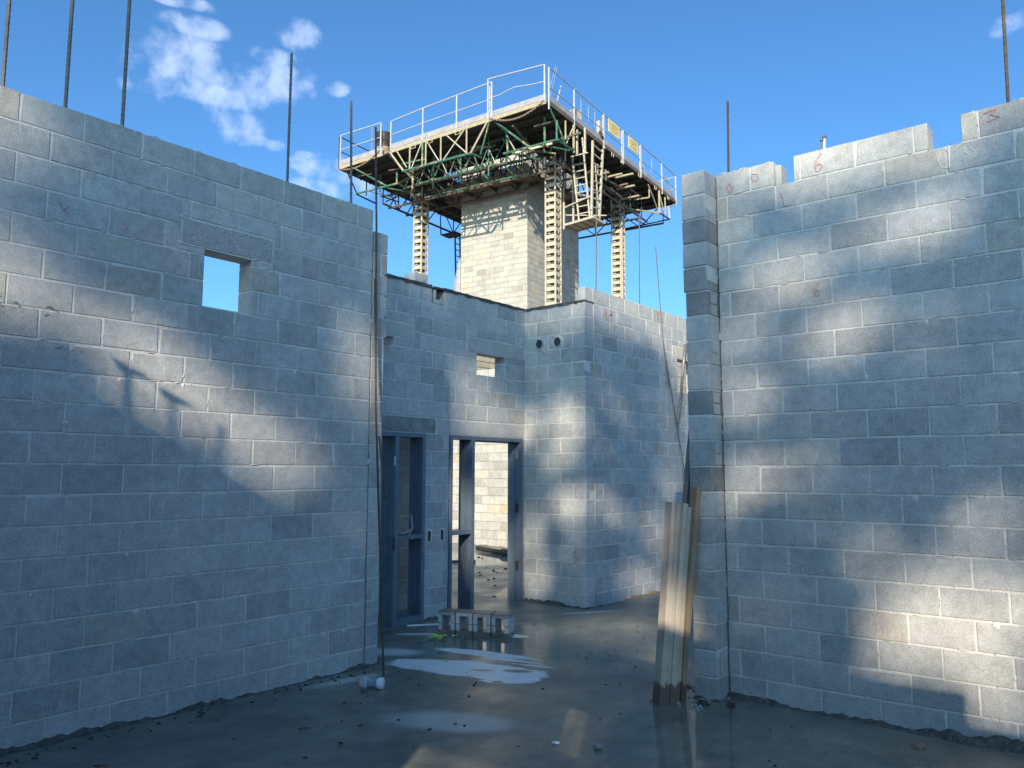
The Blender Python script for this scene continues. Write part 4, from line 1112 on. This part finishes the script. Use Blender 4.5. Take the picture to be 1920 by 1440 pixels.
# inner trusses along the masts
def ptruss(a, b, z0, z1, n, mat='dark_steel', mat2='brown_steel'):
    a, b = Vector(a), Vector(b); L = []
    q = lambda u, z: (a.x + (b.x - a.x) * u, a.y + (b.y - a.y) * u, z)
    L += [(q(0, z0), q(1, z0), mat2, .085, 'chord'), (q(0, z1), q(1, z1), mat, .07, 'chord')]
    for i in range(n):
        u, v = i / n, (i + 1) / n
        L += [(q(u, z0), q(u, z1), mat, .05), (q(u, z0) if i % 2 else q(u, z1), q(v, z1) if i % 2 else q(v, z0), mat, .045)]
    truss(L)
ptruss((2.05, .5, 0), (2.05, 8.4, 0), 12.05, 13.15, 9); ptruss((3.1, .5, 0), (3.1, 8.4, 0), 12.05, 13.15, 9)
ptruss((2.42, 2.0, 0), (2.42, 6.6, 0), 12.45, 13.2, 8); ptruss((1.2, 2.3, 0), (1.2, 6.9, 0), 12.3, 13.2, 7, 'green'); ptruss((1.5, .75, 0), (9.6, .75, 0), 12.25, 13.2, 8); ptruss((1.5, 1.85, 0), (9.6, 1.85, 0), 12.1, 13.2, 8)
ptruss((1.5, 6.65, 0), (9.6, 6.65, 0), 12.05, 13.1, 8); ptruss((1.5, 8.2, 0), (9.6, 8.2, 0), 12.05, 13.1, 9)
ptruss((7.35, .5, 0), (7.35, 8.4, 0), 12.05, 13.15, 9); ptruss((8.45, .5, 0), (8.45, 8.4, 0), 12.05, 13.15, 9); ptruss((10.3, .3, 0), (10.3, 4.6, 0), 12.3, 13.2, 4)
# far right box frame
truss([((9.12, 0, 13.3), (9.12, 0, zb), 'cream', .09), ((9.12, 0, zb), (10.1, -.06, zb), 'dark_steel', .06, 'chord'), ((10.1, -.06, zb), (10.3, 2.1, zb), 'dark_steel', .06, 'chord'), ((10.3, 2.1, zb), (8.4, 1.9, zb), 'dark_steel', .06, 'chord'), ((9.12, 0, zb), (8.2, 1.0, zb + .1), 'cream', .07),
       ((10.1, -.06, zb), (10.1, -.02, zb + .55), 'galv', .06), ((10.1, -.02, zb + .5), (10.75, 0, 13.2), 'chain', .06), ((9.7, -.02, 13.2), (9.75, -.02, zb + .1), 'cream', .06), ((9.2, 0, 13.15), (9.6, -.02, zb + .1), 'cream', .05), ((9.4, 1.2, zb), (10.2, 1.1, zb), 'dark_steel', .05), ((9.12, .05, zb + .1), (8.0, .0, zb + .85), 'ivory', .045),
       ((8.2, .05, 13.2), (8.2, .05, 12.75), 'cream', .06), ((8.2, .05, 12.75), (8.0, .6, 12.7), 'cream', .06)])
for (x, y, z) in ((5.3, .15, 12.75), (5.75, -.1, 12.85), (6.65, .25, 12.75), (4.9, .5, 12.75), (7.4, .4, 12.6)):
    m = MB(); m.bar((x, y - .25, z), (x + .02, y + .5, z), .10, .06); P('outrigger', m, 'cream')
for x in (4.6, 5.4, 7.0, 8.6, 10.0):
    m = MB(); m.tube([(x, -.02, 13.36), (x, -.02, 13.22), (x + .14, -.02, 13.2), (x + .16, -.02, 13.34)], .018, 6); P('hook', m, 'cream')
for e in (3.4, 4.6, 5.35):
    m = MB(); m.tube([(-.02, e, zl(e) - .1), (-.03, e, zl(e) - .22), (-.03, e + .2, zl(e) - .23), (-.02, e + .22, zl(e) - .12)], .02, 6); P('hook', m, 'cream')
# odds and ends stowed under the deck
rn = random.Random(31)
for i in range(26):
    x, y, z = rn.uniform(.4, 2.6), rn.uniform(.3, 8.6), rn.uniform(12.45, 13.05)
    a = rn.choice((0, 0, math.pi / 2)) + rn.uniform(-.25, .25); L = rn.uniform(.25, .9)
    m = MB(); m.bar((x - L * math.sin(a), y - L * math.cos(a), z), (x + L * math.sin(a), y + L * math.cos(a), z + rn.uniform(-.12, .12)), rn.uniform(.03, .08)); P('stowed_bar', m, rn.choice(('brown_steel', 'dark_steel', 'green', 'plank', 'brown_steel')))
for i in range(18):
    x, y, z = rn.uniform(2.4, 9.6), rn.uniform(.3, 1.9), rn.uniform(12.4, 13.1)
    a = rn.choice((0, math.pi / 2)) + rn.uniform(-.25, .25); L = rn.uniform(.25, .9)
    m = MB(); m.bar((x - L * math.cos(a), y - L * math.sin(a) * .5, z), (x + L * math.cos(a), y + L * math.sin(a) * .5, z + rn.uniform(-.12, .12)), rn.uniform(.03, .08)); P('stowed_bar', m, rn.choice(('brown_steel', 'dark_steel', 'plank', 'brown_steel')))
# chains
def chain(a, b, sag):
    a, b = Vector(a), Vector(b); n = 34; pts = []
    for i in range(n + 1):
        u = i / n; q = a.lerp(b, u); q.z -= sag * 4 * u * (1 - u); pts.append(q)
    m = MB()
    for i in range(n):
        p, q = pts[i], pts[i + 1]; d = (q - p); s_ = d.cross(Vector((0, 0, 1))).normalized() * .022; v = s_.cross(d).normalized() * .022
        e = s_ if i % 2 else v
        c = (p + q) / 2; h = d * .62
        m.tube([c - h, c - h * .6 + e, c + h * .6 + e, c + h, c + h * .6 - e, c - h * .6 - e, c - h], .011, 5, False)
    return P('chain', m, 'chain')
chain((-.06, 2.15, 13.36), (-.05, .12, 13.44), .30); chain((-.06, 9.1, 13.12), (-.06, 7.0, 13.36), .28)
# lower walkway of scaffold boards round the tower
WZ = 12.34
for i in range(4):
    x = 2.18 + i * .262
    m = MB(); m.box(x, x + .24, 2.0 + .1 * (i % 2), 6.25 - .12 * (i % 3), WZ + .005 * (i % 2), WZ + .045 + .005 * (i % 2)); P('scaffold_plank', m, 'plank')
for i in range(3):
    y = 1.93 + i * .262
    m = MB(); m.box(3.25, 7.6 + .1 * (i % 2), y, y + .24, WZ + .008, WZ + .053); P('scaffold_plank', m, 'plank')
for i in range(3):
    y = 5.85 + i * .262
    m = MB(); m.box(3.25, 7.4, y, y + .24, WZ, WZ + .045); P('scaffold_plank', m, 'plank')
for e in (2.2, 3.1, 4.1, 5.2, 6.1):
    m = MB(); m.bar((1.7, e, WZ - .06), (3.2, e, WZ - .06), .06, .10); P('ledger', m, 'brown_steel')
for x in (3.4, 4.6, 5.8, 7.0):
    m = MB(); m.bar((x, 1.45, WZ - .06), (x, 2.72, WZ - .06), .06, .10); P('ledger', m, 'brown_steel')
# far left landing and ladder below the deck
m = MB(); m.box(5.7, 6.3, 7.85, 8.65, 11.95, 12.0); m.bar((5.7, 8.65, 11.98), (5.7, 8.65, 12.3), .04); m.bar((5.7, 8.65, 12.3), (6.3, 8.65, 12.3), .04); P('rear_landing', m, 'dark_steel')
lad = bpy.data.objects.new('ladder', None); COL.objects.link(lad); lad.parent = PF
for x in (5.85, 6.2):
    m = MB(); m.bar((x, 8.0, 12), (x, 7.9, 9.0), .05); m.build('stile', 'dark_steel', lad)
for i in range(11):
    m = MB(); m.bar((5.85, 7.9 + .009 * i, 9.1 + i * .27), (6.2, 7.9 + .009 * i, 9.1 + i * .27), .03); m.build('rung', 'dark_steel', lad)
# hanging access landing with its two ladders
AL = bpy.data.objects.new('access_landing', None); COL.objects.link(AL); AL.parent = PF
def A(name, mb, mat): return mb.build(name, mat, AL)
m = MB(); m.quadbox([(2.40, .76, 10.17), (2.12, -.47, 10.17), (2.92, -.49, 10.17), (3.22, .70, 10.17), (2.40, .76, 10.2), (2.12, -.47, 10.2), (2.92, -.49, 10.2), (3.22, .70, 10.2)]); A('landing_plate', m, 'plywood')
for a, b in (((2.40, .77), (2.12, -.48)), ((2.12, -.48), (2.92, -.5)), ((2.92, -.5), (3.23, .71)), ((2.4, .77), (3.23, .71)), ((2.33, .45), (3.14, .4)), ((2.26, .14), (3.06, .08)), ((2.19, -.17), (2.99, -.2))):
    m = MB(); m.bar((a[0], a[1], 10.15), (b[0], b[1], 10.15), .04, .07); A('plate_edge', m, 'ivory')
L1 = [((2.4, .39, 12.2), (2.4, .18, 10.2)), ((2.4, .03, 13.1), (2.4, -.23, 10.2))]
for a, b in L1: m = MB(); m.bar(a, b, .05); A('ladder_stile', m, 'ivory')
for i in range(8):
    u = i / 8
    p = Vector(L1[0][0]).lerp(Vector(L1[0][1]), u); q = Vector(L1[1][0]).lerp(Vector(L1[1][1]), u); q.z = p.z
    m = MB(); m.bar(p, q + Vector((0, -.02, .0)), .03); A('ladder_rung', m, 'ivory')
L2 = [((3.02, -.05, 13.2), (2.86, -.05, 10.2)), ((3.80, -.05, 13.15), (3.45, -.05, 10.4))]
for a, b in L2: m = MB(); m.bar(a, b, .07); A('ladder_stile', m, 'ivory')
for i in range(9):
    u = (i + .4) / 9.2
    p = Vector(L2[0][0]).lerp(Vector(L2[0][1]), u); q = Vector(L2[1][0]).lerp(Vector(L2[1][1]), u)
    m = MB(); m.bar(p, q, .04); A('ladder_rung', m, 'cream')
for x, y, z0, z1, mt in ((2.36, .74, 10.0, 10.95, 'ivory'), (2.5, .45, 10.17, 10.8, 'ivory'), (2.36, .74, 10.95, 12.6, 'dark_steel'), (2.5, .45, 10.8, 12.6, 'dark_steel'), (2.05, .05, 12.4, 13.25, 'ivory'), (2.05, -.25, 12.35, 13.25, 'ivory')):
    m = MB(); m.bar((x, y, z0), (x, y, z1), .055); A('guard_post', m, mt)
for (a, b) in (((2.05, .3, 12.36), (2.05, -.35, 12.36)), ((2.36, .74, 10.75), (2.3, -.3, 10.95)), ((2.4, .7, 10.5), (3.5, -.3, 10.62)), ((2.4, .2, 11.15), (3.45, -.1, 11.2)), ((3.45, -.05, 10.5), (3.2, -.05, 12.4))):
    m = MB(); m.bar(a, b, .035); A('guard_rail', m, 'ivory')
m = MB()
for z in (12.45, 12.6, 12.75): m.bar((4.1, .3, z), (4.75, .3, z), .025)
m.bar((4.75, .3, 12.4), (4.75, .3, 12.8), .03); m.bar((4.1, .3, 12.4), (4.1, .3, 12.8), .03); P('wire_gate', m, 'ivory')
m = MB(); m.bar((9.0, 1.6, zb), (9.0, 1.6, 11.6), .02); P('hanging_chain', m, 'dark_steel')
# counter-post beside the front mast and pole on the right mast
m = MB(); m.bar((7.66, 1.02, 6.5), (7.66, 1.02, 12.2), .05); P('guide_pole', m, 'ivory')

# loose things on the deck
t = thing('rusty_drum', 'rust-brown drum on the far left platform corner', 'drum')
t.parent = None
loc = Matrix.Translation((C0[0], C0[1], 0)) @ Matrix.Rotation(TH, 4, 'Z') @ Vector((.34, 7.18, 13.25))
t.location = loc
m = MB(); m.lathe([(0, 0), (.30, 0), (.305, .03), (.295, .05), (.295, .30), (.31, .32), (.295, .34)], 24); m.build('lower_body', 'rust', t, True)
m = MB(); m.lathe([(.295, .34), (.295, .6), (.31, .62), (.295, .64), (.295, .88), (.305, .9), (.29, .91), (.27, .88), (0, .88)], 24); m.build('upper_body', 'black', t, True)
t = thing('plywood_sheet', 'tan plywood sheet propped inside the right platform rail', 'plywood', tuple(Matrix.Translation((C0[0], C0[1], 0)) @ Matrix.Rotation(TH, 4, 'Z') @ Vector((1.7, .12, 13.45))), TH)
m = MB(); m.quadbox([(0, 0, 0), (1.0, .05, 0), (1.0, .07, 0), (0, .02, 0), (.05, .02, .42), (.98, .10, .80), (.98, .12, .80), (.05, .04, .42)]); m.build('sheet', 'plywood', t)
t = thing('canvas_scrap', 'grey canvas scrap hanging on the left side of the tower base', 'canvas', tuple(Matrix.Translation((C0[0], C0[1], 0)) @ Matrix.Rotation(TH, 4, 'Z') @ Vector((3.3, 5.8, 7.4))), TH)
m = MB(); m.v = [(0, 0, 0), (.02, .55, .1), (.05, .5, .9), (0, .12, 2.4), (0, 0, 2.6), (-.05, .25, 1.0)]; m.f = [(0, 5, 4), (0, 1, 5), (1, 2, 5), (2, 3, 5), (3, 4, 5)]; m.build('cloth', 'alu', t)

# ------------------------------------------------------------------ trees behind the viewpoint (they dapple the light)
GAPS = [(-10.783, 19.96, -0.188, 0.183, 0.015, -0.16), (-10.771, 18.78, -0.221, 0.24, 0.003, -0.215), (-11.361, 18.852, -0.34, 0.026, 0.082, -0.349), (-11.856, 18.81, -0.163, 0.085, 0.041, -0.272), (-12.386, 20.083, -0.159, 0.182, -0.009, -0.542), (-11.134, 18.959, -0.246, 0.254, 0.003, -0.15), (-12.942, 21.445, -0.50, 0.522, -0.001, -0.24), (-12.736, 21.611, -0.19, 0.21, -0.002, -0.42), (-13.835, 23.307, -0.564, -0.069, 0.001, -0.179), (-14.023, 21.887, -0.333, -0.013, 0.002, -0.301), (-13.461, 21.798, -0.15, -0.005, 0.0, -0.266), (-13.932, 21.46, -0.282, -0.004, 0.001, -0.157), (-14.015, 20.789, -0.277, 0.007, 0.002, -0.21), (-13.44, 20.305, -0.12, 0.006, 0.001, -0.431), (-13.531, 19.777, -0.2, 0.017, 0.0, -0.198), (-15.136, 24.27, -1.067, 1.018, 0.102, -0.418), (-15.74, 23.952, -0.216, 0.243, 0.027, -1.132), (-14.726, 22.478, -0.153, 0.166, 0.002, -0.166), (-15.643, 22.275, -0.171, 0.161, 0.018, -0.749), (-14.619, 21.024, -0.221, 0.2, 0.003, -0.216), (-15.168, 20.445, -0.321, 0.337, -0.079, -0.182), (-15.336, 21.283, -0.21, 0.181, 0.007, -0.355), (-17.568, 22.147, -0.776, 0.009, -0.028, -0.181), (-16.119, 21.825, -0.129, -0.026, 0.007, -0.225), (-17.435, 21.584, -0.38, 0.01, -0.011, -0.087), (-16.538, 21.375, -0.291, 0.013, -0.018, -0.112), (-16.197, 20.945, -0.199, 0.017, -0.021, -0.122), (-16.924, 20.885, -0.279, 0.058, -0.031, -0.127), (-16.18, 20.427, -0.178, -0.01, 0.006, -0.171), (-16.18, 19.748, -0.185, 0.002, 0.007, -0.21), (-17.11, 19.23, -0.161, 0.011, 0.006, -0.131), (-17.815, 19.485, -0.183, 0.008, 0.007, -0.132), (-17.622, 18.778, -0.39, 0.006, 0.04, -0.279), (-17.249, 18.499, -0.237, 0.011, 0.014, -0.101), (-16.522, 19.812, -0.205, 0.001, 0.004, -0.097), (-17.991, 18.94, -0.173, 0.019, 0.018, -0.3), (-14.727, 18.956, -0.735, 0.223, -0.065, -0.409), (-15.126, 18.181, -0.315, 0.095, -0.029, -0.389), (-14.652, 17.25, -0.70, 0.2, -0.2, -0.9), (-13.872, 16.816, -0.8, 0.24, -0.2, -0.6), (-12.85, 19.9, .30, 0, 0, .65), (-15.42, 18.42, .26, 0, 0, .30)] + [(-17.559, 18.788, -0.554, 0.008, 0.055, -0.386), (-17.829, 18.421, -0.221, 0.013, 0.037, -0.253), (-16.538, 21.375, -0.387, 0.059, -0.042, -0.162), (-16.924, 20.885, -0.349, 0.093, -0.049, -0.165), (-17.435, 21.584, -0.479, 0.041, -0.022, -0.127), (-11.361, 18.852, -0.38, 0.029, 0.087, -0.373), (-11.856, 18.81, -0.218, 0.113, 0.048, -0.322)]
gi = []
for cB, cZ, ax, az, bx, bz in GAPS:
    det = ax * bz - az * bx
    gi.append((cB, cZ, bz / det, -bx / det, -az / det, ax / det, 0.34 if cB > -12.2 and cZ > 18.9 else (0.14 if cZ > 22 else 0.0)))
def in_gap(B, Z, slack):
    for cB, cZ, i00, i01, i10, i11, keep in gi:
        dB, dZ = B - cB, Z - cZ
        if abs(dB) > 1.4 or abs(dZ) > 1.6: continue
        p = i00 * dB + i01 * dZ; q = i10 * dB + i11 * dZ
        if p * p + q * q < slack and (keep == 0 or rn.random() > keep): return True
    return False
def canopy_top(B):
    if B > -11.6: return 20.6 + (-10.2 - B) * 1.0
    if B > -12.3: return 22.4
    if B > -14.4: return 23.75
    if B > -16.0: return 23.9
    return 22.15
rn = random.Random(123)
TREES = [(-10.2, -12.6, 'tall tree behind the viewpoint, on the left of its row'), (-12.6, -15.4, 'tall tree behind the viewpoint, in the middle of its row'), (-15.4, -20.5, 'broad tree behind the viewpoint, on the right of its row')]
DEN = 320
for (bmax, bmin, lab) in TREES:
    mid = (bmax + bmin) / 2
    t = thing('shade_tree', lab, 'tree', (-28, mid, 0), 0, 'trees behind the viewpoint')
    m = MB(); m.tube([(0, 0, -.1), (.1, .05, 6), (-.1, 0, 12), (0, .1, 17.5)], .3, 10, True, [.38, .3, .22, .09]); m.build('trunk', 'bark', t)
    for i in range(9):
        a = rn.uniform(0, 6.28); z = rn.uniform(12, 16.5)
        m = MB(); m.tube([(0, 0, z), (.8 * math.cos(a), .5 * math.sin(a), z + 1.0), (1.7 * math.cos(a), 1.0 * math.sin(a), z + 2.2)], .08, 6, True, [.1, .06, .02]); m.build('limb', 'bark', t)
    m = MB(); N = int((bmax - bmin) * 8.6 * DEN)
    for i in range(N):
        B, Z = rn.uniform(bmin, bmax), rn.uniform(15.3, 24.3)
        top = canopy_top(B) + .5 * math.sin(B * 3.1) * .4
        if Z > top + rn.gauss(0, .12): continue
        if B > -10.75 + rn.gauss(0, .1) and Z > 18.5: continue
        if in_gap(B, Z, 1.0 + rn.gauss(0, .22)): continue
        s = rn.uniform(-2.2, 2.2)
        c = Vector((-28 + s, B + .55 * s, Z - .53 * s)) - Vector((-28, mid, 0))
        L, w = rn.uniform(.10, .17), rn.uniform(.06, .10)
        d = Vector((rn.gauss(0, 1), rn.gauss(0, 1), rn.gauss(0, 1))).normalized(); q = d.cross(Vector((rn.gauss(0, 1), rn.gauss(0, 1), rn.gauss(0, 1)))).normalized()
        o = len(m.v); m.v += [tuple(c - d * L), tuple(c + q * w), tuple(c + d * L), tuple(c - q * w)]; m.f.append((o, o + 1, o + 2, o + 3))
    cr = m.build('crown', 'leaf', t); cr['kind'] = 'stuff'
